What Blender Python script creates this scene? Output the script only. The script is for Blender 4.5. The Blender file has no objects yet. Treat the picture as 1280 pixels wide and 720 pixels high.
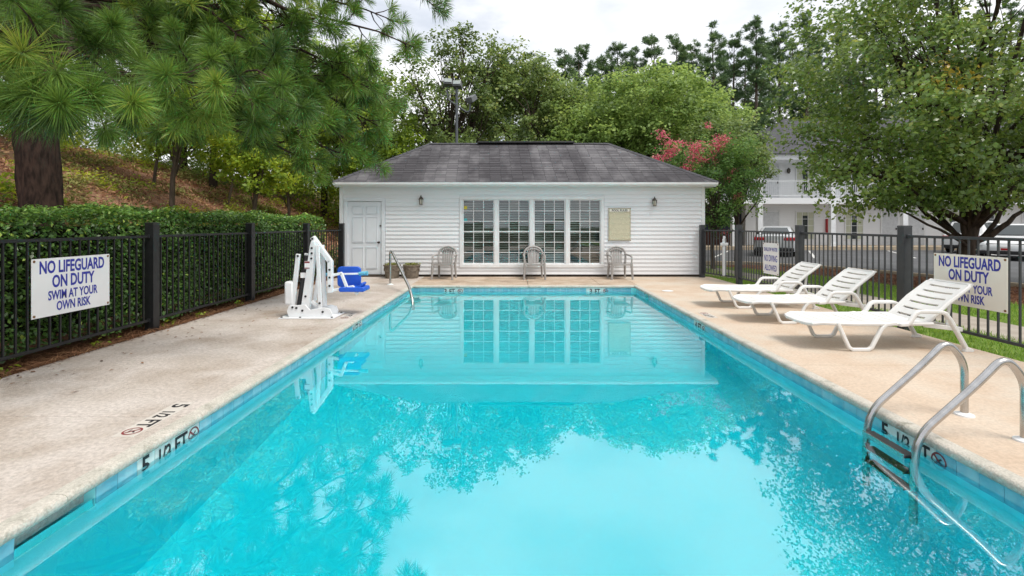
import bpy, math, random
import numpy as np
from mathutils import Vector, Matrix, Euler

R = math.radians
SC = bpy.context.scene
COL = SC.collection
random.seed(7)

# ------------------------------------------------------------------ camera, sky, sun, exposure
F_PX = 604.0                       # focal length in pixels of the 1280 wide photograph
CAM_H = 1.43
cam_d = bpy.data.cameras.new('camera')
cam_d.sensor_width = 36.0
cam_d.lens = 36.0 * F_PX / 1280.0
cam_d.shift_y = -80.0 / 1280.0
cam_d.shift_x = -4.0 / 1280.0
cam_d.clip_start = 0.05
cam_d.clip_end = 2000.0
cam = bpy.data.objects.new('camera', cam_d)
COL.objects.link(cam)
cam.location = (0, 0, CAM_H)
cam.rotation_euler = (R(90), 0, 0)
SC.camera = cam

SUN_EL, SUN_AZ = 62.0, 128.0       # azimuth clockwise from +Y: sun high on the right, a little behind the camera
world = bpy.data.worlds.new('World')
SC.world = world
world.use_nodes = True
wn, wl = world.node_tree.nodes, world.node_tree.links
wn.clear()
w_out = wn.new('ShaderNodeOutputWorld')
w_bg = wn.new('ShaderNodeBackground')
w_sky = wn.new('ShaderNodeTexSky')
w_sky.sky_type = 'NISHITA'
w_sky.sun_disc = False
w_sky.sun_elevation = R(SUN_EL)
w_sky.sun_rotation = R(SUN_AZ)
w_sky.dust_density = 2.0
w_tc = wn.new('ShaderNodeTexCoord')
w_map = wn.new('ShaderNodeMapping')
w_map.inputs['Scale'].default_value = (1.0, 1.0, 2.2)
w_map.inputs['Location'].default_value = (0.3, 0.1, 0.0)
w_n1 = wn.new('ShaderNodeTexNoise')
w_n1.inputs['Scale'].default_value = 2.6
w_n1.inputs['Detail'].default_value = 7.0
w_n1.inputs['Roughness'].default_value = 0.55
w_r1 = wn.new('ShaderNodeValToRGB')
w_r1.color_ramp.elements[0].position = 0.33
w_r1.color_ramp.elements[0].color = (0.55, 0.55, 0.55, 1)
w_r1.color_ramp.elements[1].position = 0.50
w_r1.color_ramp.elements[1].color = (1, 1, 1, 1)
w_n2 = wn.new('ShaderNodeTexNoise')
w_n2.inputs['Scale'].default_value = 4.0
w_n2.inputs['Detail'].default_value = 8.0
w_r2 = wn.new('ShaderNodeValToRGB')
w_r2.color_ramp.elements[0].position = 0.36
w_r2.color_ramp.elements[0].color = (6.7, 7.1, 7.8, 1)
w_r2.color_ramp.elements[1].position = 0.58
w_r2.color_ramp.elements[1].color = (9.6, 9.7, 9.9, 1)
w_mix = wn.new('ShaderNodeMix')
w_mix.data_type = 'RGBA'
wl.new(w_tc.outputs['Generated'], w_map.inputs['Vector'])
wl.new(w_map.outputs['Vector'], w_n1.inputs['Vector'])
wl.new(w_map.outputs['Vector'], w_n2.inputs['Vector'])
wl.new(w_n1.outputs['Fac'], w_r1.inputs['Fac'])
wl.new(w_n2.outputs['Fac'], w_r2.inputs['Fac'])
wl.new(w_r1.outputs['Color'], w_mix.inputs['Factor'])
wl.new(w_sky.outputs['Color'], w_mix.inputs['A'])
wl.new(w_r2.outputs['Color'], w_mix.inputs['B'])
wl.new(w_mix.outputs['Result'], w_bg.inputs['Color'])
w_bg.inputs['Strength'].default_value = 0.10
wl.new(w_bg.outputs['Background'], w_out.inputs['Surface'])

sun_d = bpy.data.lights.new('sun', 'SUN')
sun_d.energy = 2.4
sun_d.angle = R(24)
sun_d.color = (1.0, 0.94, 0.85)
sun = bpy.data.objects.new('sun', sun_d)
COL.objects.link(sun)
_sd = Vector((math.sin(R(SUN_AZ)) * math.cos(R(SUN_EL)), math.cos(R(SUN_AZ)) * math.cos(R(SUN_EL)), math.sin(R(SUN_EL))))
sun.rotation_euler = (-_sd).to_track_quat('-Z', 'Y').to_euler()
sun.location = (8, -8, 20)

SC.view_settings.view_transform = 'Standard'
SC.view_settings.look = 'None'
SC.view_settings.exposure = 0.38
SC.view_settings.gamma = 1.0
SC.render.engine = 'CYCLES'
SC.cycles.use_denoising = True
SC.cycles.max_bounces = 14
SC.cycles.diffuse_bounces = 6
SC.cycles.transparent_max_bounces = 12
SC.cycles.sample_clamp_indirect = 20.0


def at(px, py, D):
    """a pixel of the photograph at distance D along the view axis"""
    return Vector(((px - 644.0) * D / F_PX, D, CAM_H - (py - 280.0) * D / F_PX))


# ------------------------------------------------------------------ materials
MATS = {}


def mat(name, col, col2=None, rough=0.6, nscale=8.0, bump=0.0, bscale=60.0, metal=0.0, spec=0.5, detail=6.0, stretch=None,
        lo=0.35, hi=0.65, col3=None, n3scale=1.2, lo3=0.5, hi3=0.75, coat=0.0, speck=None):
    if name in MATS:
        return MATS[name]
    m = bpy.data.materials.new(name)
    m.use_nodes = True
    nt = m.node_tree
    N, L = nt.nodes, nt.links
    b = N['Principled BSDF']
    b.inputs['Roughness'].default_value = rough
    b.inputs['Metallic'].default_value = metal
    b.inputs['Specular IOR Level'].default_value = spec if rough < 0.78 else 0.2
    b.inputs['Coat Weight'].default_value = coat
    g = N.new('ShaderNodeNewGeometry')
    mp = N.new('ShaderNodeMapping')
    if stretch:
        mp.inputs['Scale'].default_value = stretch
    L.new(g.outputs['Position'], mp.inputs['Vector'])
    if col2 is None:
        col2 = tuple(c * 0.86 for c in col)
    n = N.new('ShaderNodeTexNoise')
    n.inputs['Scale'].default_value = nscale
    n.inputs['Detail'].default_value = detail
    L.new(mp.outputs['Vector'], n.inputs['Vector'])
    r = N.new('ShaderNodeValToRGB')
    r.color_ramp.elements[0].position = lo
    r.color_ramp.elements[1].position = hi
    r.color_ramp.elements[0].color = (*col2, 1)
    r.color_ramp.elements[1].color = (*col, 1)
    L.new(n.outputs['Fac'], r.inputs['Fac'])
    out = r.outputs['Color']
    if col3 is not None:
        n3 = N.new('ShaderNodeTexNoise')
        n3.inputs['Scale'].default_value = n3scale
        n3.inputs['Detail'].default_value = 8.0
        n3.inputs['Roughness'].default_value = 0.65
        L.new(mp.outputs['Vector'], n3.inputs['Vector'])
        r3 = N.new('ShaderNodeValToRGB')
        r3.color_ramp.elements[0].position = lo3
        r3.color_ramp.elements[1].position = hi3
        L.new(n3.outputs['Fac'], r3.inputs['Fac'])
        mx = N.new('ShaderNodeMix')
        mx.data_type = 'RGBA'
        L.new(r3.outputs['Color'], mx.inputs['Factor'])
        L.new(out, mx.inputs['A'])
        mx.inputs['B'].default_value = (*col3, 1)
        out = mx.outputs['Result']
    if speck is not None:
        ns = N.new('ShaderNodeTexNoise')
        ns.inputs['Scale'].default_value = speck[0]
        ns.inputs['Detail'].default_value = 4.0
        ns.inputs['Roughness'].default_value = 0.7
        L.new(g.outputs['Position'], ns.inputs['Vector'])
        rs = N.new('ShaderNodeValToRGB')
        rs.color_ramp.elements[0].position = 0.36
        rs.color_ramp.elements[1].position = 0.60
        rs.color_ramp.elements[0].color = (1 - speck[1],) * 3 + (1,)
        L.new(ns.outputs['Fac'], rs.inputs['Fac'])
        ms = N.new('ShaderNodeMix')
        ms.data_type = 'RGBA'
        ms.blend_type = 'MULTIPLY'
        ms.inputs['Factor'].default_value = 1.0
        L.new(out, ms.inputs['A'])
        L.new(rs.outputs['Color'], ms.inputs['B'])
        out = ms.outputs['Result']
    L.new(out, b.inputs['Base Color'])
    if bump > 0:
        nb = N.new('ShaderNodeTexNoise')
        nb.inputs['Scale'].default_value = bscale
        nb.inputs['Detail'].default_value = 5.0
        L.new(mp.outputs['Vector'], nb.inputs['Vector'])
        bp = N.new('ShaderNodeBump')
        bp.inputs['Strength'].default_value = bump
        bp.inputs['Distance'].default_value = 0.02
        L.new(nb.outputs['Fac'], bp.inputs['Height'])
        L.new(bp.outputs['Normal'], b.inputs['Normal'])
    MATS[name] = m
    return m


def leaf_mat(name, stops, rough=0.45, trans=0.3, spec=0.35, gain=1.75):
    """stops: list of (position, colour), read by the per-leaf 'tint' value"""
    m = bpy.data.materials.new(name)
    m.use_nodes = True
    N, L = m.node_tree.nodes, m.node_tree.links
    b = N['Principled BSDF']
    o = N['Material Output']
    a = N.new('ShaderNodeAttribute')
    a.attribute_name = 'tint'
    r = N.new('ShaderNodeValToRGB')
    cr = r.color_ramp
    while len(cr.elements) < len(stops):
        cr.elements.new(0.5)
    for e, (p, c) in zip(cr.elements, stops):
        e.position = p
        e.color = (c[0] * gain, c[1] * gain, c[2] * gain, 1)
    L.new(a.outputs['Fac'], r.inputs['Fac'])
    L.new(r.outputs['Color'], b.inputs['Base Color'])
    b.inputs['Roughness'].default_value = rough
    b.inputs['Specular IOR Level'].default_value = spec
    if trans > 0:
        t = N.new('ShaderNodeBsdfTranslucent')
        h = N.new('ShaderNodeHueSaturation')
        h.inputs['Value'].default_value = 1.5
        h.inputs['Hue'].default_value = 0.48
        L.new(r.outputs['Color'], h.inputs['Color'])
        L.new(h.outputs['Color'], t.inputs['Color'])
        mx = N.new('ShaderNodeMixShader')
        mx.inputs['Fac'].default_value = trans
        L.new(b.outputs['BSDF'], mx.inputs[1])
        L.new(t.outputs['BSDF'], mx.inputs[2])
        L.new(mx.outputs['Shader'], o.inputs['Surface'])
    MATS[name] = m
    return m


def glass_mat(name, tint, ior=1.45, gain=1.0, add=0.0, bump=0.0, bscale=3.0, rough=0.0, stretch=None, refract=False):
    m = bpy.data.materials.new(name)
    m.use_nodes = True
    N, L = m.node_tree.nodes, m.node_tree.links
    N.remove(N['Principled BSDF'])
    o = N['Material Output']
    tr = N.new('ShaderNodeBsdfRefraction' if refract else 'ShaderNodeBsdfTransparent')
    if refract:
        tr.inputs['IOR'].default_value = 1.33
        tr.inputs['Roughness'].default_value = 0.0
    tr.inputs['Color'].default_value = (*tint, 1)
    gl = N.new('ShaderNodeBsdfGlossy')
    gl.inputs['Roughness'].default_value = rough
    fr = N.new('ShaderNodeFresnel')
    fr.inputs['IOR'].default_value = ior
    ma = N.new('ShaderNodeMath')
    ma.operation = 'MULTIPLY_ADD'
    ma.use_clamp = True
    ma.inputs[1].default_value = gain
    ma.inputs[2].default_value = add
    L.new(fr.outputs['Fac'], ma.inputs[0])
    mx = N.new('ShaderNodeMixShader')
    L.new(ma.outputs['Value'], mx.inputs['Fac'])
    L.new(tr.outputs['BSDF'], mx.inputs[1])
    L.new(gl.outputs['BSDF'], mx.inputs[2])
    L.new(mx.outputs['Shader'], o.inputs['Surface'])
    if bump > 0:
        g = N.new('ShaderNodeNewGeometry')
        mp = N.new('ShaderNodeMapping')
        if stretch:
            mp.inputs['Scale'].default_value = stretch
        L.new(g.outputs['Position'], mp.inputs['Vector'])
        nb = N.new('ShaderNodeTexNoise')
        nb.inputs['Scale'].default_value = bscale
        nb.inputs['Detail'].default_value = 3.0
        L.new(mp.outputs['Vector'], nb.inputs['Vector'])
        bp = N.new('ShaderNodeBump')
        bp.inputs['Strength'].default_value = bump
        bp.inputs['Distance'].default_value = 0.01
        L.new(nb.outputs['Fac'], bp.inputs['Height'])
        L.new(bp.outputs['Normal'], gl.inputs['Normal'])
    MATS[name] = m
    return m


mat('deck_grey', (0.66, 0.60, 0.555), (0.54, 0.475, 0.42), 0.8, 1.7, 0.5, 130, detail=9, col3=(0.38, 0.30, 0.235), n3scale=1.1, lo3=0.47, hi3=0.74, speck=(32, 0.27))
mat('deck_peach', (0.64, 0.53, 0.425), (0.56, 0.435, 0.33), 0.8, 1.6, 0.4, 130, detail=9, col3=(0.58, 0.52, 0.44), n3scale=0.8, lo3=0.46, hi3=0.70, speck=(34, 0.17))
mat('deck_back', (0.60, 0.49, 0.39), (0.45, 0.34, 0.25), 0.8, 2.4, 0.4, 130, detail=9, col3=(0.25, 0.18, 0.13), n3scale=1.3, lo3=0.52, hi3=0.75, speck=(40, 0.26))
mat('coping', (0.62, 0.58, 0.52), (0.50, 0.48, 0.42), 0.78, 5.0, 0.45, 90, detail=9, col3=(0.24, 0.24, 0.19), n3scale=7.0, lo3=0.56, hi3=0.74, speck=(70, 0.25))
mat('plaster', (0.44, 0.945, 0.97), (0.41, 0.935, 0.965), 0.7, 1.5)
mat('step_white', (0.78, 0.86, 0.86), None, 0.6, 5)
mat('tile_blue', (0.26, 0.52, 0.62), (0.14, 0.42, 0.55), 0.25, 9.0, 0.05, 30, spec=0.6)
mat('tile_blue_pale', (0.34, 0.58, 0.67), (0.20, 0.47, 0.59), 0.25, 9.0, 0.05, 30, spec=0.6)
mat('tile_white', (0.72, 0.76, 0.74), (0.62, 0.68, 0.67), 0.3, 9.0)
mat('grout', (0.40, 0.46, 0.46), None, 0.9, 20)
mat('print_black', (0.02, 0.02, 0.025), None, 0.6)
mat('print_red', (0.24, 0.04, 0.045), None, 0.6)
mat('print_blue', (0.028, 0.035, 0.36), (0.022, 0.028, 0.30), 0.5)
mat('sign_white', (0.86, 0.86, 0.87), (0.81, 0.81, 0.82), 0.45, 3)
mat('sign_cream', (0.84, 0.82, 0.75), (0.79, 0.76, 0.68), 0.45, 3)
mat('fence_black', (0.010, 0.0105, 0.012), (0.016, 0.0165, 0.018), 0.45, 12, 0.05, 80)
mat('fence_grey', (0.034, 0.037, 0.042), (0.045, 0.048, 0.052), 0.45, 12, 0.05, 80)
mat('siding', (0.80, 0.81, 0.83), (0.75, 0.76, 0.78), 0.45, 1.2, 0.06, 40, stretch=(0.5, 1, 6), col3=(0.62, 0.62, 0.60), n3scale=2.0, lo3=0.62, hi3=0.9)
mat('trim_white', (0.80, 0.81, 0.82), (0.73, 0.74, 0.75), 0.45, 4, 0.05, 60)
mat('door_white', (0.74, 0.78, 0.82), (0.70, 0.74, 0.78), 0.45, 3)
mat('foundation', (0.09, 0.075, 0.06), (0.05, 0.04, 0.035), 0.9, 10)
mat('interior_reflect_green', (0.22, 0.28, 0.26), (0.10, 0.14, 0.13), 0.8, 2)  # greenish room colour stands in for trees reflected in the panes
mat('blind', (0.72, 0.76, 0.74), None, 0.5)
mat('brass_dark', (0.05, 0.04, 0.035), None, 0.4, metal=0.7)
mat('bronze', (0.12, 0.11, 0.09), (0.07, 0.065, 0.055), 0.5, 20, metal=0.6)
mat('lamp_glass', (0.55, 0.53, 0.45), None, 0.2)
mat('chair_grey', (0.36, 0.345, 0.335), (0.31, 0.295, 0.285), 0.5, 8)
mat('lounger_white', (0.76, 0.755, 0.74), (0.70, 0.695, 0.675), 0.38, 6)
mat('lift_white', (0.78, 0.80, 0.82), (0.72, 0.74, 0.76), 0.38, 8)
mat('lift_blue', (0.015, 0.11, 0.62), (0.012, 0.09, 0.52), 0.4, 5)
mat('lift_cyan', (0.14, 0.45, 0.62), None, 0.45)
mat('black_plastic', (0.02, 0.02, 0.022), None, 0.5)
mat('steel', (0.56, 0.55, 0.54), (0.46, 0.45, 0.44), 0.26, 12, metal=1.0)
mat('flange_white', (0.80, 0.80, 0.80), None, 0.4)
mat('pot', (0.26, 0.22, 0.175), (0.16, 0.135, 0.105), 0.8, 14, 0.3, 50)
mat('soil', (0.06, 0.05, 0.04), (0.10, 0.09, 0.06), 0.95, 30, 0.5, 60)
mat('bark_pine', (0.075, 0.046, 0.036), (0.026, 0.017, 0.014), 0.9, 22, 1.0, 26, stretch=(1, 1, 0.28), lo=0.36, hi=0.62, detail=9)
mat('bark_grey', (0.075, 0.055, 0.042), (0.035, 0.026, 0.02), 0.9, 12, 0.8, 25, stretch=(1, 1, 0.3))
mat('bark_light', (0.14, 0.11, 0.085), (0.08, 0.062, 0.048), 0.9, 12, 0.6, 25, stretch=(1, 1, 0.3))
mat('twig', (0.06, 0.04, 0.028), None, 0.9)
mat('soil_hill', (0.36, 0.21, 0.14), (0.22, 0.125, 0.085), 0.95, 1.6, 0.8, 9, col3=(0.10, 0.12, 0.035), n3scale=0.5, lo3=0.5, hi3=0.62)
mat('straw', (0.19, 0.095, 0.05), (0.09, 0.045, 0.026), 0.95, 9, 0.9, 60)
mat('mulch', (0.20, 0.09, 0.05), (0.10, 0.045, 0.03), 0.95, 6, 0.9, 40)
mat('turf', (0.16, 0.24, 0.05), (0.10, 0.16, 0.03), 0.95, 5, 0.5, 40)
mat('earth', (0.08, 0.085, 0.04), (0.05, 0.05, 0.028), 0.95, 0.6, 0.4, 8)
mat('walk', (0.40, 0.36, 0.31), (0.31, 0.27, 0.23), 0.85, 3, 0.3, 60)
mat('kerb', (0.48, 0.40, 0.30), (0.38, 0.31, 0.23), 0.85, 3, 0.3, 60)
mat('asphalt', (0.125, 0.128, 0.135), (0.095, 0.098, 0.104), 0.85, 0.9, 0.35, 120, col3=(0.07, 0.07, 0.075), n3scale=0.35, lo3=0.55, hi3=0.8)
mat('paint_white', (0.72, 0.72, 0.70), (0.50, 0.50, 0.49), 0.7, 12)
mat('motel_white', (0.84, 0.845, 0.855), (0.80, 0.805, 0.815), 0.6, 2, stretch=(0.2, 1, 9))
mat('motel_door', (0.66, 0.68, 0.70), None, 0.5)
mat('motel_navy', (0.022, 0.03, 0.065), (0.03, 0.035, 0.06), 0.7)
mat('motel_brick', (0.10, 0.045, 0.035), None, 0.8)
mat('motel_glass', (0.06, 0.07, 0.07), (0.03, 0.04, 0.04), 0.08, 4)
mat('curtain', (0.62, 0.63, 0.50), (0.46, 0.48, 0.36), 0.9, 6, stretch=(6, 6, 0.2))
mat('motel_roof', (0.085, 0.085, 0.095), (0.060, 0.060, 0.068), 0.9, 4, 0.3, 30)
mat('railing_black', (0.02, 0.02, 0.022), None, 0.5)
mat('sign_red', (0.45, 0.02, 0.03), None, 0.5)
mat('car_silver', (0.62, 0.64, 0.66), (0.60, 0.62, 0.64), 0.28, 3, metal=0.3, coat=0.6)
mat('car_white', (0.74, 0.75, 0.76), (0.72, 0.73, 0.74), 0.3, 3, coat=0.6)
mat('car_dark', (0.015, 0.015, 0.017), None, 0.5)
mat('car_glass', (0.025, 0.035, 0.035), (0.02, 0.028, 0.028), 0.04, 3, spec=0.9)
mat('tail_red', (0.45, 0.01, 0.02), None, 0.2)
mat('head_lamp', (0.60, 0.62, 0.64), None, 0.15)
mat('plate', (0.72, 0.68, 0.66), None, 0.5)
mat('rubber', (0.015, 0.015, 0.015), None, 0.8)
mat('pole_grey', (0.10, 0.11, 0.125), None, 0.5)
mat('flood_case', (0.16, 0.17, 0.18), None, 0.5)
mat('flood_glass', (0.40, 0.45, 0.44), None, 0.12)
mat('rust', (0.22, 0.10, 0.04), None, 0.8)
glass_mat('pane_glass', (0.70, 0.80, 0.77), 1.5, 1.6, 0.09)
glass_mat('water', (0.92, 1.0, 1.0), 1.38, 0.9, 0.205, bump=0.03, bscale=2.2, refract=True)

LEAF = {
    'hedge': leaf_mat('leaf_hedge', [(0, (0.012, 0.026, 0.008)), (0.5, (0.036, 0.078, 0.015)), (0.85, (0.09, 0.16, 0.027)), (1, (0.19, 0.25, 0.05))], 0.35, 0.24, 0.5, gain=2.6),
    'pear': leaf_mat('leaf_pear', [(0, (0.030, 0.056, 0.013)), (0.45, (0.075, 0.125, 0.024)), (0.8, (0.135, 0.185, 0.040)), (0.97, (0.22, 0.23, 0.05)), (1, (0.42, 0.30, 0.03))], 0.28, 0.32, 0.6, gain=2.05),
    'mid': leaf_mat('leaf_mid', [(0, (0.038, 0.066, 0.016)), (0.5, (0.105, 0.160, 0.040)), (1, (0.200, 0.260, 0.070))], 0.5, 0.4, gain=2.25),
    'dark': leaf_mat('leaf_dark', [(0, (0.024, 0.042, 0.013)), (0.5, (0.060, 0.094, 0.026)), (0.9, (0.112, 0.150, 0.042)), (1, (0.18, 0.19, 0.05))], 0.42, 0.38, 0.45, gain=2.3),
    'bright': leaf_mat('leaf_bright', [(0, (0.055, 0.10, 0.012)), (0.5, (0.15, 0.22, 0.02)), (1, (0.34, 0.36, 0.035))], 0.5, 0.4, gain=1.7),
    'myrtle': leaf_mat('leaf_myrtle', [(0, (0.020, 0.05, 0.014)), (0.5, (0.055, 0.112, 0.026)), (1, (0.13, 0.19, 0.045))], 0.45, 0.38, gain=2.4),
    'bloom': leaf_mat('leaf_bloom', [(0, (0.42, 0.03, 0.09)), (0.5, (0.66, 0.16, 0.20)), (1, (0.72, 0.42, 0.34))], 0.6, 0.35, gain=1.1),
    'needle': leaf_mat('leaf_needle', [(0, (0.016, 0.040, 0.012)), (0.45, (0.060, 0.116, 0.020)), (0.8, (0.115, 0.19, 0.030)), (1, (0.22, 0.24, 0.045))], 0.38, 0.25, 0.45, gain=1.8),
    'farneedle': leaf_mat('leaf_farneedle', [(0, (0.020, 0.042, 0.020)), (0.5, (0.048, 0.086, 0.036)), (1, (0.095, 0.140, 0.05))], 0.5, 0.25, gain=2.2),
    'bracken': leaf_mat('leaf_bracken', [(0, (0.06, 0.028, 0.018)), (0.4, (0.17, 0.090, 0.055)), (0.8, (0.30, 0.19, 0.11)), (1, (0.36, 0.27, 0.13))], 0.8, 0.2, gain=2.3),
    'grass': leaf_mat('leaf_grass', [(0, (0.05, 0.10, 0.015)), (0.5, (0.11, 0.20, 0.025)), (1, (0.24, 0.30, 0.06))], 0.6, 0.3),
    'straw': leaf_mat('leaf_straw', [(0, (0.06, 0.028, 0.014)), (0.5, (0.19, 0.09, 0.045)), (1, (0.34, 0.20, 0.10))], 0.8, 0.1, gain=1.2),
    'moss': leaf_mat('leaf_moss', [(0, (0.13, 0.15, 0.04)), (0.5, (0.24, 0.25, 0.075)), (1, (0.36, 0.34, 0.13))], 0.8, 0.2, gain=1.2),
}


# shingle material reads the per-tab tint and adds dark weathering streaks
def shingle_mat():
    m = bpy.data.materials.new('shingle')
    m.use_nodes = True
    N, L = m.node_tree.nodes, m.node_tree.links
    b = N['Principled BSDF']
    b.inputs['Roughness'].default_value = 0.9
    a = N.new('ShaderNodeAttribute')
    a.attribute_name = 'tint'
    r = N.new('ShaderNodeValToRGB')
    r.color_ramp.elements[0].color = (0.11, 0.105, 0.115, 1)
    r.color_ramp.elements[1].color = (0.175, 0.17, 0.18, 1)
    L.new(a.outputs['Fac'], r.inputs['Fac'])
    g = N.new('ShaderNodeNewGeometry')
    mp = N.new('ShaderNodeMapping')
    mp.inputs['Scale'].default_value = (1.1, 0.45, 0.45)
    L.new(g.outputs['Position'], mp.inputs['Vector'])
    n = N.new('ShaderNodeTexNoise')
    n.inputs['Scale'].default_value = 0.9
    n.inputs['Detail'].default_value = 7
    n.inputs['Roughness'].default_value = 0.6
    L.new(mp.outputs['Vector'], n.inputs['Vector'])
    r2 = N.new('ShaderNodeValToRGB')
    r2.color_ramp.elements[0].position = 0.42
    r2.color_ramp.elements[0].color = (0.42, 0.41, 0.43, 1)
    r2.color_ramp.elements[1].position = 0.60
    r2.color_ramp.elements[1].color = (1, 1, 1, 1)
    L.new(n.outputs['Fac'], r2.inputs['Fac'])
    mx = N.new('ShaderNodeMix')
    mx.data_type = 'RGBA'
    mx.blend_type = 'MULTIPLY'
    mx.inputs['Factor'].default_value = 1.0
    L.new(r.outputs['Color'], mx.inputs['A'])
    L.new(r2.outputs['Color'], mx.inputs['B'])
    n2 = N.new('ShaderNodeTexNoise')
    n2.inputs['Scale'].default_value = 120
    L.new(g.outputs['Position'], n2.inputs['Vector'])
    bp = N.new('ShaderNodeBump')
    bp.inputs['Strength'].default_value = 0.4
    bp.inputs['Distance'].default_value = 0.01
    L.new(n2.outputs['Fac'], bp.inputs['Height'])
    L.new(bp.outputs['Normal'], b.inputs['Normal'])
    L.new(mx.outputs['Result'], b.inputs['Base Color'])
    MATS['shingle'] = m


shingle_mat()


def notice_mat():
    """flat print: a cream notice board covered with rows of illegibly small type"""
    m = bpy.data.materials.new('notice')
    m.use_nodes = True
    N, L = m.node_tree.nodes, m.node_tree.links
    b = N['Principled BSDF']
    b.inputs['Roughness'].default_value = 0.5
    g = N.new('ShaderNodeTexCoord')
    sx = N.new('ShaderNodeSeparateXYZ')
    L.new(g.outputs['Object'], sx.inputs['Vector'])
    w = N.new('ShaderNodeMath'); w.operation = 'MULTIPLY'; w.inputs[1].default_value = 30.0
    L.new(sx.outputs['Z'], w.inputs[0])
    f = N.new('ShaderNodeMath'); f.operation = 'FRACT'
    L.new(w.outputs[0], f.inputs[0])
    c = N.new('ShaderNodeMath'); c.operation = 'GREATER_THAN'; c.inputs[1].default_value = 0.55
    L.new(f.outputs[0], c.inputs[0])
    mp = N.new('ShaderNodeMapping'); mp.inputs['Scale'].default_value = (70, 1, 30)
    L.new(g.outputs['Object'], mp.inputs['Vector'])
    n = N.new('ShaderNodeTexNoise'); n.inputs['Scale'].default_value = 1.0
    L.new(mp.outputs['Vector'], n.inputs['Vector'])
    c2 = N.new('ShaderNodeMath'); c2.operation = 'GREATER_THAN'; c2.inputs[1].default_value = 0.44
    L.new(n.outputs['Fac'], c2.inputs[0])
    mu = N.new('ShaderNodeMath'); mu.operation = 'MULTIPLY'
    L.new(c.outputs[0], mu.inputs[0]); L.new(c2.outputs[0], mu.inputs[1])
    mx = N.new('ShaderNodeMix'); mx.data_type = 'RGBA'
    L.new(mu.outputs[0], mx.inputs['Factor'])
    mx.inputs['A'].default_value = (0.66, 0.62, 0.46, 1)
    mx.inputs['B'].default_value = (0.34, 0.31, 0.20, 1)
    L.new(mx.outputs['Result'], b.inputs['Base Color'])
    MATS['notice'] = m


notice_mat()


# ------------------------------------------------------------------ mesh helpers
def link(o, parent=None):
    COL.objects.link(o)
    if parent is not None:
        o.parent = parent
    return o


def tag(o, label=None, cat=None, group=None, kind=None):
    if label: o['label'] = label
    if cat: o['category'] = cat
    if group: o['group'] = group
    if kind: o['kind'] = kind
    return o


def empty(name, loc=(0, 0, 0), rz=0.0):
    o = bpy.data.objects.new(name, None)
    o.empty_display_size = 0.2
    COL.objects.link(o)
    o.location = loc
    o.rotation_euler = (0, 0, rz)
    return o


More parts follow.
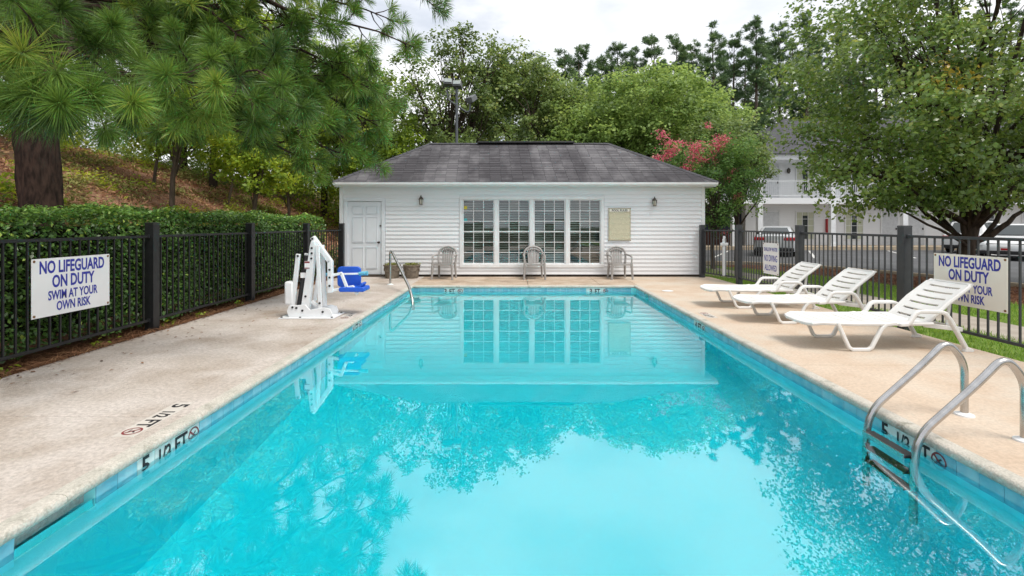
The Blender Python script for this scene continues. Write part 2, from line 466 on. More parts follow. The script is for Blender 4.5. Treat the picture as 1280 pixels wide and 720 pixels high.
class MB:
    def __init__(self):
        self.v, self.f = [], []

    def add(self, vs, fs):
        b = len(self.v)
        self.v += [tuple(p) for p in vs]
        self.f += [tuple(i + b for i in f) for f in fs]
        return self

    def box(self, x0, x1, y0, y1, z0, z1):
        return self.add([(x0, y0, z0), (x1, y0, z0), (x1, y1, z0), (x0, y1, z0), (x0, y0, z1), (x1, y0, z1), (x1, y1, z1), (x0, y1, z1)],
                        [(0, 3, 2, 1), (4, 5, 6, 7), (0, 1, 5, 4), (1, 2, 6, 5), (2, 3, 7, 6), (3, 0, 4, 7)])

    def beam(self, p, q, w, d, side=(0, 1, 0)):
        """bar from p to q; d along 'side', w across it"""
        p, q, s = Vector(p), Vector(q), Vector(side).normalized()
        a = (q - p).normalized()
        n = a.cross(s).normalized() * (w / 2)
        s = s * (d / 2)
        vs = [p - n - s, p + n - s, p + n + s, p - n + s, q - n - s, q + n - s, q + n + s, q - n + s]
        return self.add(vs, [(0, 1, 2, 3), (7, 6, 5, 4), (0, 4, 5, 1), (1, 5, 6, 2), (2, 6, 7, 3), (3, 7, 4, 0)])

    def tube(self, pts, rad, n=8, cap=True):
        pts = [Vector(p) for p in pts]
        if not hasattr(rad, '__len__'):
            rad = [rad] * len(pts)
        t0 = (pts[1] - pts[0]).normalized()
        ref = Vector((0, 0, 1)) if abs(t0.z) < 0.9 else Vector((1, 0, 0))
        u = t0.cross(ref).normalized()
        base = len(self.v)
        for i, p in enumerate(pts):
            if i == 0: t = pts[1] - p
            elif i == len(pts) - 1: t = p - pts[i - 1]
            else: t = (pts[i + 1] - p).normalized() + (p - pts[i - 1]).normalized()
            t = t.normalized()
            u = (u - t * u.dot(t)).normalized()
            w = t.cross(u)
            for k in range(n):
                a = 2 * math.pi * k / n
                self.v.append(tuple(p + (u * math.cos(a) + w * math.sin(a)) * rad[i]))
        for i in range(len(pts) - 1):
            for k in range(n):
                a, b = base + i * n + k, base + i * n + (k + 1) % n
                self.f.append((a, b, b + n, a + n))
        if cap:
            self.f.append(tuple(base + k for k in range(n))[::-1])
            e = base + (len(pts) - 1) * n
            self.f.append(tuple(e + k for k in range(n)))
        return self

    def lathe(self, prof, c=(0, 0, 0), n=20, cap=True):
        base = len(self.v)
        for r, z in prof:
            for k in range(n):
                a = 2 * math.pi * k / n
                self.v.append((c[0] + r * math.cos(a), c[1] + r * math.sin(a), c[2] + z))
        for i in range(len(prof) - 1):
            for k in range(n):
                a, b = base + i * n + k, base + i * n + (k + 1) % n
                self.f.append((a, b, b + n, a + n))
        if cap:
            self.f.append(tuple(base + k for k in range(n))[::-1])
            e = base + (len(prof) - 1) * n
            self.f.append(tuple(e + k for k in range(n)))
        return self

    def prism(self, poly, axis, a0, a1):
        """extrude a 2D polygon along axis ('x','y','z') from a0 to a1"""
        def P(p, a):
            if axis == 'x': return (a, p[0], p[1])
            if axis == 'y': return (p[0], a, p[1])
            return (p[0], p[1], a)
        n = len(poly)
        vs = [P(p, a0) for p in poly] + [P(p, a1) for p in poly]
        fs = [tuple(range(n))[::-1], tuple(range(n, 2 * n))] + [(i, (i + 1) % n, (i + 1) % n + n, i + n) for i in range(n)]
        return self.add(vs, fs)

    def build(self, name, m, parent=None, bevel=0.0, smooth=True, loc=None, ang=38, seg=2):
        me = bpy.data.meshes.new(name)
        me.from_pydata(self.v, [], self.f)
        me.validate()
        import bmesh
        bm = bmesh.new(); bm.from_mesh(me)
        bmesh.ops.recalc_face_normals(bm, faces=bm.faces)
        bm.to_mesh(me); bm.free()
        me.materials.append(MATS[m] if isinstance(m, str) else m)
        if smooth:
            me.shade_smooth()
            me.set_sharp_from_angle(angle=R(ang))
        o = bpy.data.objects.new(name, me)
        link(o, parent)
        if loc is not None:
            o.location = loc
        if bevel > 0:
            b = o.modifiers.new('bevel', 'BEVEL')
            b.width = bevel; b.segments = seg; b.limit_method = 'ANGLE'; b.angle_limit = R(40)
        return o


def struct(o):
    o['kind'] = 'structure'
    return o


def inst(mesh, name, parent, loc=(0, 0, 0), rot=None, scale=None):
    o = bpy.data.objects.new(name, mesh)
    link(o, parent)
    o.location = loc
    if rot is not None: o.rotation_euler = rot
    if scale is not None: o.scale = scale
    return o


def copy_tree(o, parent=None):
    c = o.copy()
    COL.objects.link(c)
    c.parent = parent
    for ch in list(o.children):
        copy_tree(ch, c)
    return c


def np_mesh(name, verts, k, m, parent=None, tint=None, smooth=False):
    """verts (n*k,3): n separate faces with k corners each; tint: one value per face"""
    verts = np.asarray(verts, np.float32).reshape(-1, 3)
    nf = len(verts) // k
    me = bpy.data.meshes.new(name)
    me.vertices.add(len(verts)); me.vertices.foreach_set('co', verts.ravel())
    me.loops.add(len(verts)); me.loops.foreach_set('vertex_index', np.arange(len(verts), dtype=np.int32))
    me.polygons.add(nf); me.polygons.foreach_set('loop_start', np.arange(0, nf * k, k, dtype=np.int32))
    if tint is not None:
        a = me.attributes.new('tint', 'FLOAT', 'FACE')
        a.data.foreach_set('value', np.clip(np.asarray(tint, np.float32), 0, 1))
    me.update(calc_edges=True)
    me.materials.append(m)
    o = bpy.data.objects.new(name, me)
    link(o, parent)
    return o


def unit(a):
    return a / np.maximum(np.linalg.norm(a, axis=-1, keepdims=True), 1e-9)


def leaf_quads(c, size, rng, up=0.6, aspect=0.62, out=None, outw=0.0, droop=0.0):
    n = len(c)
    nr = rng.normal(size=(n, 3)); nr[:, 2] = np.abs(nr[:, 2]) + up
    if out is not None: nr += out * outw
    nr = unit(nr)
    t = rng.normal(size=(n, 3)); t[:, 2] -= droop
    t = unit(t - nr * (t * nr).sum(1, keepdims=True))
    b = np.cross(nr, t)
    s = size * rng.uniform(0.65, 1.25, (n, 1))
    p0 = c - t * s * 0.5
    p2 = c + t * s * 0.5
    mid = c + t * s * -0.05 + nr * s * 0.07
    p1 = mid + b * s * aspect * 0.5
    p3 = mid - b * s * aspect * 0.5
    return np.stack([p0, p1, p2, p3], 1)


def text(body, size, m, parent, loc, rot, xs=1.0, bold=0.0, name='lettering', extrude=0.0006, align='CENTER'):
    cu = bpy.data.curves.new(name, 'FONT')
    cu.body = body; cu.size = size; cu.align_x = align; cu.align_y = 'CENTER'
    cu.offset = bold; cu.extrude = extrude; cu.resolution_u = 3
    t = bpy.data.objects.new(name + '_tmp', cu)
    COL.objects.link(t)
    dg = bpy.context.evaluated_depsgraph_get()
    me = bpy.data.meshes.new_from_object(t.evaluated_get(dg))
    bpy.data.objects.remove(t); bpy.data.curves.remove(cu)
    me.name = name
    me.materials.clear(); me.materials.append(MATS[m])
    return inst(me, name, parent, loc, rot, (xs, 1, 1))


def no_diving(m_ring, size, parent, loc, rot):
    """round no-diving pictogram: ring with a bar and a small diving figure"""
    mb = MB()
    n = 24
    for k in range(n):
        a, b = 2 * math.pi * k / n, 2 * math.pi * (k + 1) / n
        r0, r1 = size * 0.40, size * 0.5
        mb.add([(r0 * math.cos(a), r0 * math.sin(a), 0), (r1 * math.cos(a), r1 * math.sin(a), 0), (r1 * math.cos(b), r1 * math.sin(b), 0), (r0 * math.cos(b), r0 * math.sin(b), 0)], [(0, 1, 2, 3)])
    d, w = size * 0.29, size * 0.04
    mb.add([(-d - w, d - w, 0.0002), (-d + w, d + w, 0.0002), (d + w, -d + w, 0.0002), (d - w, -d - w, 0.0002)], [(0, 3, 2, 1)])
    o = mb.build('no_diving_ring', m_ring, parent, smooth=False)
    o.location = loc; o.rotation_euler = rot
    fb = MB()
    s = size
    fb.add([(-0.22 * s, -0.20 * s, 0), (0.20 * s, -0.20 * s, 0), (0.20 * s, -0.14 * s, 0), (-0.22 * s, -0.14 * s, 0)], [(0, 1, 2, 3)])
    fb.add([(-0.14 * s, 0.02 * s, -0.0001), (-0.06 * s, -0.04 * s, -0.0001), (0.20 * s, 0.16 * s, -0.0001), (0.14 * s, 0.24 * s, -0.0001)], [(0, 1, 2, 3)])
    q = fb.build('diver_figure', 'print_black', parent, smooth=False)
    q.location = loc; q.rotation_euler = rot
    return o


# ------------------------------------------------------------------ ground, bank, lot
PX0, PX1, PY0, PY1 = -2.36, 2.76, 0.70, 11.20      # pool opening at the coping edge
WZ = -0.135                                        # water level
DX0, DX1, DY0, DY1 = -4.78, 5.28, -4.0, 13.12      # deck

G = 400.0
mb = MB()
for (x0, x1, y0, y1) in [(-G, DX0, -G, G), (DX1, G, -G, G), (DX0, DX1, -G, DY0), (DX0, DX1, DY1, G)]:
    mb.add([(x0, y0, -0.12), (x1, y0, -0.12), (x1, y1, -0.12), (x0, y1, -0.12)], [(0, 1, 2, 3)])
struct(mb.build('ground', 'earth', smooth=False))


def hill_h(x, y):
    d = np.maximum(-6.3 - x, 0)
    h = 6.3 * (1 - np.exp(-d * 0.64 / 6.3))
    bump = 0.16 * np.sin(x * 1.7 + y * 0.9) * np.sin(y * 1.3 - x * 0.6) + 0.10 * np.sin(x * 3.1 - y * 2.3)
    return h + bump * np.clip(d, 0, 1) - 0.10


gx = np.linspace(-60, -6.3, 68); gy = np.linspace(-20, 70, 110)
mb = MB()
vs = [(x, y, float(hill_h(np.array(x), np.array(y)))) for x in gx for y in gy]
fs = [(i * 110 + j, (i + 1) * 110 + j, (i + 1) * 110 + j + 1, i * 110 + j + 1) for i in range(67) for j in range(109)]
mb.add(vs, fs)
struct(mb.build('hillside', 'soil_hill', ang=180))

# lawn, walk, mulch bed, parking lot: sheets a few millimetres apart
LOT = [(5.9, 18.6), (8.6, 18.0), (10.6, 16.0), (11.6, 13.5), (12.2, 10.0), (12.6, 4.0), (12.8, -20.0), (70, -20), (70, 28.3), (5.9, 28.3)]
def sheet(name, m, poly, z):
    mb = MB(); mb.add([(x, y, z) for x, y in poly], [tuple(range(len(poly)))])
    return struct(mb.build(name, m, smooth=False))
sheet('parking_lot', 'asphalt', LOT, -0.100)
sheet('lawn', 'turf', [(DX1, -12), (9.6, -12), (9.4, 8), (9.0, 13.2), (7.2, 17.2), (5.4, 17.4), (5.4, 13.14), (DX1, 13.14)], -0.062)
sheet('mulch_bed', 'mulch', [(9.60, -12), (12.75, -12), (12.55, 4.0), (12.12, 10.0), (11.5, 13.5), (10.5, 15.9), (8.5, 17.85), (7.2, 17.2), (9.0, 13.2), (9.4, 8)], -0.066)
sheet('garden_path', 'walk', [(6.45, -12), (7.35, -12), (7.35, 13.4), (7.0, 15.0), (6.6, 18.6), (5.5, 18.6), (5.5, 14.2), (6.3, 12.5)], -0.056)
# kerb along the lot: separate stones
kerb = empty('kerb', (0, 0, 0)); struct(kerb)
for i in range(6):
    a, b = Vector((*LOT[i], 0)), Vector((*LOT[i + 1], 0))
    n = max(1, int((b - a).length / 2.4))
    for k in range(n):
        p, q = a.lerp(b, k / n), a.lerp(b, (k + 1) / n - 0.004)
        MB().beam((p.x, p.y, -0.05), (q.x, q.y, -0.05), 0.14, 0.16, (0, 0, 1)).build('kerb_stone', 'kerb', kerb, bevel=0.015)

lines = empty('parking_lines', (0, 0, 0)); struct(lines)
for xs in (9.0, 13.6, 18.1, 22.6, 27.0):
    x0, y0, x1, y1 = xs - 0.2, 21.6, xs + 3.2, 27.6
    mb = MB(); w = 0.065
    mb.add([(x0 - w, y0, -0.095), (x0 + w, y0, -0.095), (x1 + w, y1, -0.095), (x1 - w, y1, -0.095)], [(0, 1, 2, 3)])
    mb.build('painted_line', 'paint_white', lines, smooth=False)

# pine straw bed under the left fence
sheet('straw_bed', 'straw', [(-6.4, -8), (DX0, -8), (DX0, DY1), (-4.9, 13.6), (-6.4, 13.8)], -0.045)

# ------------------------------------------------------------------ pool deck, slab by slab
deck = empty('pool_deck', (0, 0, 0)); struct(deck)
CW = 0.10                                           # coping width
def slab(x0, x1, y0, y1, m):
    g = 0.004
    MB().box(x0 + g, x1 - g, y0 + g, y1 - g, -0.16, 0.0).build('slab', m, deck, bevel=0.006)
ys = [DY0, 0.7 - CW, 3.6, 6.8, 9.9, DY1]
xl, xr = PX0 - CW, PX1 + CW
for a, b in zip(ys[1:-1], ys[2:]):
    slab(DX0, xl, a, b, 'deck_grey')
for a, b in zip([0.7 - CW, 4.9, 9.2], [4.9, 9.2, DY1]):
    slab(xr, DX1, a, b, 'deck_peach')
for a, b in zip([xl, 0.30, 2.0], [0.30, 2.0, xr]):
    slab(a, b, PY1 + CW, DY1, 'deck_back')
for a, b in zip([DX0, -1.5, 1.8], [-1.5, 1.8, DX1]):
    slab(a, b, DY0, 0.7 - CW, 'deck_grey')

# ------------------------------------------------------------------ pool shell
pool = empty('swimming_pool', (0, 0, 0)); struct(pool)
OV = 0.04                                           # coping overhang
wx0, wx1, wy0, wy1 = PX0 - OV, PX1 + OV, PY0 - OV, PY1 + OV
SK0, SK1 = 2.31, 2.76                               # skimmer throat in the left wall
SR0, SR1 = 10.11, 10.41                             # and in the right wall
def floor_z(y):
    return -1.45 if y < 5.0 else (-0.90 if y > 8.5 else -1.45 + 0.55 * (y - 5.0) / 3.5)
mb = MB()
yy = [wy0 - 0.2, 2, 4, 5, 6, 7, 8, 8.5, wy1 + 0.2]
vs = []
for y in yy:
    vs += [(wx0 - 0.2, y, floor_z(y)), (wx1 + 0.2, y, floor_z(y))]
mb.add(vs, [(2 * i, 2 * i + 1, 2 * i + 3, 2 * i + 2) for i in range(len(yy) - 1)])
mb.build('pool_floor', 'plaster', pool, ang=60)
T = 0.2
def wallbox(x0, x1, y0, y1, z0=-1.75, z1=-0.061):
    MB().box(x0, x1, y0, y1, z0, z1).build('pool_wall', 'plaster', pool, smooth=False)
wallbox(wx0 - T, wx0, wy0 - T, SK0); wallbox(wx0 - T, wx0, SK1, wy1 + T); wallbox(wx0 - T, wx0, SK0, SK1, -1.75, -0.245)
wallbox(wx1, wx1 + T, wy0 - T, SR0); wallbox(wx1, wx1 + T, SR1, wy1 + T); wallbox(wx1, wx1 + T, SR0, SR1, -1.75, -0.225)
wallbox(wx0, wx1, wy1, wy1 + T); wallbox(wx0, wx1, wy0 - T, wy0)
for (xa, xb, ya, yb, zb) in [(wx0 - 0.45, wx0 - 0.0, SK0, SK1, -0.245), (wx1, wx1 + 0.45, SR0, SR1, -0.225)]:
    k = MB()
    xo = xa if xa < 0 else xb
    s = -1 if xa < 0 else 1
    k.box(min(xo, xo + s * 0.02), max(xo, xo + s * 0.02), ya - 0.02, yb + 0.02, -0.5, -0.165)
    k.box(xa + (0.2 if s > 0 else 0), xb - (0.2 if s < 0 else 0), ya - 0.02, ya, -0.5, -0.165)
    k.box(xa + (0.2 if s > 0 else 0), xb - (0.2 if s < 0 else 0), yb, yb + 0.02, -0.5, -0.165)
    k.box(xa + (0.2 if s > 0 else 0), xb - (0.2 if s < 0 else 0), ya, yb, -0.52, -0.5)
    k.build('skimmer_box', 'step_white', pool, smooth=False)

# coping: bullnosed lengths
prof = [(0, 0.003), (CW - 0.03, 0.003), (CW - 0.012, -0.003), (CW - 0.002, -0.014), (CW, -0.028), (CW - 0.002, -0.045), (CW - 0.014, -0.058), (0, -0.058)]
def coping_run(name_len, p, q, inward):
    """straight bullnosed length from p to q; inward: unit vector towards the water"""
    p, q, n = Vector(p), Vector(q), Vector(inward)
    a = p - n * CW; b = q - n * CW
    mb = MB()
    vs = [tuple(a + n * u + Vector((0, 0, z))) for u, z in prof] + [tuple(b + n * u + Vector((0, 0, z))) for u, z in prof]
    k = len(prof)
    mb.add(vs, [tuple(range(k))[::-1], tuple(range(k, 2 * k))] + [(i, (i + 1) % k, (i + 1) % k + k, i + k) for i in range(k)])
    mb.build('coping', 'coping', pool, ang=60)
def coping_side(p, q, n, cuts):
    p, q = Vector(p), Vector(q)
    L = (q - p).length
    c = [0.0] + cuts + [L]
    d = (q - p) / L
    for a, b in zip(c[:-1], c[1:]):
        coping_run('', p + d * (a + 0.0015), p + d * (b - 0.0015), n)
coping_side((PX0, PY0 - CW, 0), (PX0, PY1 + CW, 0), (1, 0, 0), [1.55, 1.95, 3.05, 6.1, 8.9])
coping_side((PX1, PY0 - CW, 0), (PX1, PY1 + CW, 0), (-1, 0, 0), [1.8, 4.35, 6.05, 8.8])
coping_side((PX0 + 0.002, PY1, 0), (PX1 - 0.002, PY1, 0), (0, -1, 0), [2.66, 4.1])
coping_side((PX0 + 0.002, PY0, 0), (PX1 - 0.002, PY0, 0), (0, 1, 0), [2.0, 3.6])

# waterline tiles, one by one, with the depth markers among them
TS, TH, ZT = 0.150, 0.150, -0.064
tile_meshes = {}
def tile_mesh(m):
    if m not in tile_meshes:
        t = MB().box(-TS / 2 + 0.002, TS / 2 - 0.002, -0.006, 0.0, -TH, 0.0)
        o = t.build('waterline_tile', m, None, smooth=False)
        me = o.data
        bpy.data.objects.remove(o)
        tile_meshes[m] = me
    return tile_meshes[m]
rt = random.Random(3)
MARK = {}       # (wall, index) -> text
def tiles(wall, start, n, pos, rot, marks, skip):
    for i in range(n):
        s = start + (i + 0.5) * TS
        if skip and skip[0] < s < skip[1]:
            continue
        white = [m for m in marks if m[0] <= s <= m[1]]
        m = 'tile_white' if white else rt.choice(['tile_blue', 'tile_blue_pale', 'tile_blue'])
        inst(tile_mesh(m), 'waterline_tile', pool, pos(s), (0, 0, rot))
def mk(a, b): return (a, b)
tiles('l', wy0, 70, lambda s: (wx0, s, ZT), R(90), [(3.05, 3.66), (7.10, 7.52)], (SK0 - 0.02, SK1 + 0.02))
tiles('r', wy0, 70, lambda s: (wx1, s, ZT), R(-90), [(3.18, 3.72), (7.10, 7.52)], (SR0 - 0.02, SR1 + 0.02))
tiles('f', wx0, 34, lambda s: (s, wy1, ZT), 0, [(-1.70, -1.20), (1.70, 2.16)], None)
tiles('n', wx0, 34, lambda s: (s, wy0, ZT), R(180), [], None)

def marker(origin, along, up, words, ring, sc=1.0, nm='depth_marker_print'):
    """printed depth marker: words are (offset, text, size, xscale); ring offset"""
    along, up = Vector(along).normalized(), Vector(up).normalized()
    nrm = along.cross(up)
    rot = Matrix((along, up, nrm)).transposed().to_euler()
    o = Vector(origin) + nrm * 0.0015
    for off, s, size, xs in words:
        text(s, size * sc, 'print_black', pool, o + along * off, rot, xs, 0.003, nm)
    no_diving('print_red', 0.12 * sc, pool, o + along * ring, rot)
zc = ZT - 0.075
w512 = [(0.07, '5', 0.17, 0.95), (0.235, '1/2', 0.13, 0.8), (0.40, 'FT', 0.155, 0.8)]
marker((wx0 + 0.007, 3.06, zc), (0, 1, 0), (0, 0, 1), w512, 0.535)
marker((wx1 - 0.007, 3.72, zc), (0, -1, 0), (0, 0, 1), w512, 0.535)
w4 = [(0.06, '4', 0.15, 0.9), (0.20, 'FT', 0.15, 0.8)]
w3 = [(0.06, '3', 0.15, 0.9), (0.21, 'FT', 0.15, 0.8)]
marker((wx0 + 0.007, 7.10, zc), (0, 1, 0), (0, 0, 1), w4, 0.36)
marker((wx1 - 0.007, 7.52, zc), (0, -1, 0), (0, 0, 1), w4, 0.36)
marker((-1.68, wy1 - 0.007, zc), (1, 0, 0), (0, 0, 1), w3, 0.40)
marker((1.70, wy1 - 0.007, zc), (1, 0, 0), (0, 0, 1), w3, 0.40)
# markers set into the deck top
def deck_marker(x, ya, yb, words, ring, face):
    y0, y1 = min(ya, yb), max(ya, yb)
    MB().box(x - 0.075, x + 0.075, y0, y1, -0.01, 0.0035).build('deck_marker_tile', 'tile_deck', pool, smooth=False)
    marker((x, ya, 0.0035), (0, face, 0), (-face * -1, 0, 0) if False else ((1, 0, 0) if face < 0 else (-1, 0, 0)), words, ring)
mat('tile_deck', (0.60, 0.565, 0.52), (0.55, 0.51, 0.46), 0.6, 9.0)
deck_marker(-2.635, 3.86, 3.24, w512, 0.535, -1)
deck_marker(-2.60, 7.72, 7.30, w4, 0.36, -1)
deck_marker(3.02, 7.36, 7.78, w4, 0.36, 1)
lid = MB().lathe([(0.115, 0.0), (0.12, 0.008), (0.10, 0.012)], (3.25, 10.3, 0.0), 20).build('skimmer_lid', 'flange_white', pool)

# corner steps under the water, far left
for r, z, zb in [(0.80, -0.34, -0.60), (1.12, -0.60, -0.80), (1.44, -0.78, -0.98)]:
    n = 14
    arc = [(wx0, wy1)] + [(wx0 + r * math.cos(a), wy1 - r * math.sin(a)) for a in [math.pi / 2 * k / n for k in range(n + 1)]]
    st = MB().prism(arc, 'z', zb, z - 0.001 * r).build('pool_step', 'plaster', pool)
    ed = MB()
    for k in range(n):
        a, b = math.pi / 2 * k / n, math.pi / 2 * (k + 1) / n
        P = lambda rr, t, zz: (wx0 + rr * math.cos(t), wy1 - rr * math.sin(t), zz)
        ed.add([P(r - 0.05, a, z + 0.002), P(r + 0.003, a, z + 0.002), P(r + 0.003, b, z + 0.002), P(r - 0.05, b, z + 0.002)], [(0, 1, 2, 3)])
    ed.build('step_edge', 'step_white', st, smooth=False)

# the water: closed body, mirror-like top, absorbing inside
wm = MATS['water']
va = wm.node_tree.nodes.new('ShaderNodeVolumeAbsorption')
va.inputs['Color'].default_value = (0.02, 0.975, 0.999, 1)
va.inputs['Density'].default_value = 1.3
wm.node_tree.links.new(va.outputs['Volume'], wm.node_tree.nodes['Material Output'].inputs['Volume'])
wb = MB().box(wx0 - 0.005, wx1 + 0.005, wy0 - 0.005, wy1 + 0.005, -1.9, WZ).build('pool_water', 'water', None, smooth=False)
struct(wb)

# ------------------------------------------------------------------ pool house
HX0, HX1, HY, HD = -4.75, 5.13, 13.12, 4.5
HZ = 2.44
house = empty('pool_house', (0, HY, 0))
tag(house, 'white clapboard pool house with dark hipped shingle roof and four wide windows', 'building')
wall = MB()
WX0, WX1, WZ0, WZ1 = -1.43, 2.33, 0.34, 2.10        # window group opening
for (x0, x1, z0, z1) in [(HX0, -4.56, 0.06, HZ), (-4.56, -3.62, 2.06, HZ), (-3.62, WX0, 0.06, HZ), (WX0, WX1, 0.06, WZ0), (WX0, WX1, WZ1, HZ), (WX1, HX1, 0.06, HZ)]:
    wall.box(x0, x1, 0.03, 0.15, z0, z1)
wall.box(HX0, HX0 + 0.12, 0.151, HD, 0.06, HZ); wall.box(HX1 - 0.12, HX1, 0.151, HD, 0.06, HZ); wall.box(HX0 + 0.121, HX1 - 0.121, HD - 0.12, HD, 0.06, HZ)
wall.box(HX0 + 0.121, HX1 - 0.121, 0.16, HD - 0.13, HZ - 0.06, HZ - 0.01)
wl_o = wall.build('wall', 'siding', house, smooth=False)
MB().box(HX0 + 0.02, HX1 - 0.02, 0.035, HD - 0.02, -0.12, 0.058).build('foundation', 'foundation', house, smooth=False)
MB().box(HX0 + 0.13, HX1 - 0.13, 1.9, 1.95, 0.06, 2.3).build('inner_wall', 'interior_reflect_green', house, smooth=False)
MB().box(HX0 + 0.13, HX1 - 0.13, 0.2, 1.9, 0.06, 0.075).build('inner_floor', 'interior_reflect_green', house, smooth=False)
EXPO = 0.1085
def board(x0, x1, z0, h, y=0.03, parent=wl_o):
    MB().prism([(y, z0), (y - 0.032, z0 + 0.001), (y - 0.006, z0 + h + 0.012), (y, z0 + h + 0.012)], 'x', x0, x1).build('siding_board', 'siding', parent, smooth=False)
nb = int((HZ - 0.06) / EXPO) + 1
for i in range(nb):
    z0 = 0.06 + i * EXPO
    h = min(EXPO, HZ - z0)
    if h < 0.02: continue
    segs = [(HX0 + 0.07, HX1 - 0.07)]
    for (a, b, zb, zt) in [(-4.66, -3.52, 0.0, 2.15), (WX0 - 0.09, WX1 + 0.09, WZ0 - 0.10, WZ1 + 0.09)]:
        if z0 + h * 0.6 > zb and z0 + h * 0.4 < zt:
            ns = []
            for s in segs:
                if b <= s[0] or a >= s[1]: ns.append(s)
                else:
                    if a > s[0]: ns.append((s[0], a))
                    if b < s[1]: ns.append((b, s[1]))
            segs = ns
    for s in segs:
        # boards come in lengths with butt joints
        cutx = [s[0]]
        if s[1] - s[0] > 3.9:
            cutx.append(s[0] + (s[1] - s[0]) * rt.uniform(0.3, 0.7))
        cutx.append(s[1])
        for a, b in zip(cutx[:-1], cutx[1:]):
            board(a + 0.0008, b - 0.0008, z0, h)
for sgn, X in ((-1, HX0), (1, HX1)):
    for i in range(nb):
        z0 = 0.06 + i * EXPO
        h = min(EXPO, HZ - z0)
        if h < 0.02: continue
        MB().prism([(X, z0), (X + sgn * 0.022, z0 + 0.001), (X + sgn * 0.006, z0 + h + 0.012), (X, z0 + h + 0.012)], 'y', 0.08, HD - 0.02).build('siding_board', 'siding', wl_o, smooth=False)
for X0, X1 in ((HX0 - 0.025, HX0 + 0.069), (HX1 - 0.069, HX1 + 0.025)):
    MB().box(X0, X1, 0.0, 0.079, 0.06, HZ).build('corner_board', 'trim_white', wl_o, bevel=0.004)

# eaves: soffit, fascia, gutter
EZ, OVH = 2.50, 0.24
RX0, RX1, RY0, RY1 = HX0 - 0.08, HX1 + OVH, -OVH, HD + OVH
MB().box(RX0 + 0.02, RX1 - 0.02, RY0 + 0.02, RY1, HZ + 0.002, HZ + 0.02).build('soffit', 'trim_white', house, smooth=False)
MB().box(RX0 + 0.01, RX1 - 0.01, RY0 - 0.001, RY0 + 0.019, HZ - 0.012, EZ + 0.02).build('fascia', 'trim_white', house, smooth=False)
g = MB().prism([(RY0 - 0.004, HZ + 0.012), (RY0 - 0.07, HZ + 0.012), (RY0 - 0.10, HZ + 0.045), (RY0 - 0.105, EZ + 0.035), (RY0 - 0.098, EZ + 0.035), (RY0 - 0.092, HZ + 0.06), (RY0 - 0.02, HZ + 0.03), (RY0 - 0.004, EZ + 0.03)], 'x', RX0, RX1)
g.build('gutter', 'trim_white', house, smooth=False)
for X0, X1 in ((RX0 - 0.002, RX0 + 0.018), (RX1 - 0.018, RX1 + 0.002)):
    MB().box(X0, X1, RY0 + 0.02, RY1, HZ - 0.012, EZ + 0.02).build('fascia', 'trim_white', house, smooth=False)

# hipped roof: deck planes, then every shingle tab as a small wedge
run = 2.22
RZ = EZ + 0.04
RIDGE_Z = 3.98
ry = (RY0 + RY1) / 2
runy = ry - RY0
A, B = Vector((RX0 - 0.03, RY0 - 0.05, RZ)), Vector((RX1 + 0.03, RY0 - 0.05, RZ))
C, D = Vector((RX0 + 2.10, ry, RIDGE_Z)), Vector((RX1 - 2.40, ry, RIDGE_Z))
A2, B2 = Vector((RX0 - 0.03, RY1 + 0.05, RZ)), Vector((RX1 + 0.03, RY1 + 0.05, RZ))
rf = MB()
dz = Vector((0, 0, 0.012))
rf.add([A - dz, B - dz, D - dz, C - dz, A2 - dz, B2 - dz], [(0, 1, 2, 3), (5, 4, 3, 2), (4, 0, 3), (1, 5, 2), (0, 4, 5, 1)])
roof = rf.build('roof', 'motel_roof', house, smooth=False)
rng = np.random.default_rng(11)
tabv, tabt = [], []
def shingle_plane(a, b, c, d, expo=0.128, tabw=0.30):
    """a->b eave, c/d the ridge ends above a/b"""
    e = (b - a).normalized()
    up = (c - a) - e * (c - a).dot(e)
    slope = up.length
    up = up.normalized()
    n = e.cross(up).normalized()
    rows = int(slope / expo)
    ca, da = (c - a).dot(e), (d - a).dot(e)
    L = (b - a).length
    for r in range(rows + 1):
        t0, t1 = r * expo / slope, min(1.0, (r + 1.25) * expo / slope)
        if t0 >= 1: break
        lo0, hi0 = ca * t0, L + (da - L) * t0
        lo1, hi1 = ca * t1, L + (da - L) * t1
        lo, hi = min(lo0, lo1) if ca < 0 else lo0, hi0
        x = lo0 - (r % 3) * tabw / 3 - rng.uniform(0, 0.03)
        while x < hi0:
            x0, x1 = max(x + 0.004, lo0), min(x + tabw - 0.004, hi0)
            x += tabw
            if x1 - x0 < 0.02: continue
            u0, u1 = max(x0, lo1), min(x1, hi1)
            if u1 <= u0: u0 = u1 = min(max((x0 + x1) / 2, lo1), hi1)
            th = 0.011 + rng.uniform(0, 0.004)
            p = [a + e * x0 + up * (t0 * slope) + n * th, a + e * x1 + up * (t0 * slope) + n * th,
                 a + e * u1 + up * (t1 * slope) + n * 0.002, a + e * u0 + up * (t1 * slope) + n * 0.002]
            tabv.extend([tuple(q) for q in p]); 
            q0, q1 = a + e * x0 + up * (t0 * slope) - n * 0.004, a + e * x1 + up * (t0 * slope) - n * 0.004
            tabv.extend([tuple(q0), tuple(q1), tuple(p[1]), tuple(p[0])])
            tv = rng.uniform(0, 1)
            tabt.extend([tv, tv * 0.3])
shingle_plane(A, B, C, D)
shingle_plane(B, B2, D, D)
shingle_plane(A2, A, C, C)
so = np_mesh('shingles', np.array(tabv), 4, MATS['shingle'], roof, tabt); so['kind'] = 'stuff'
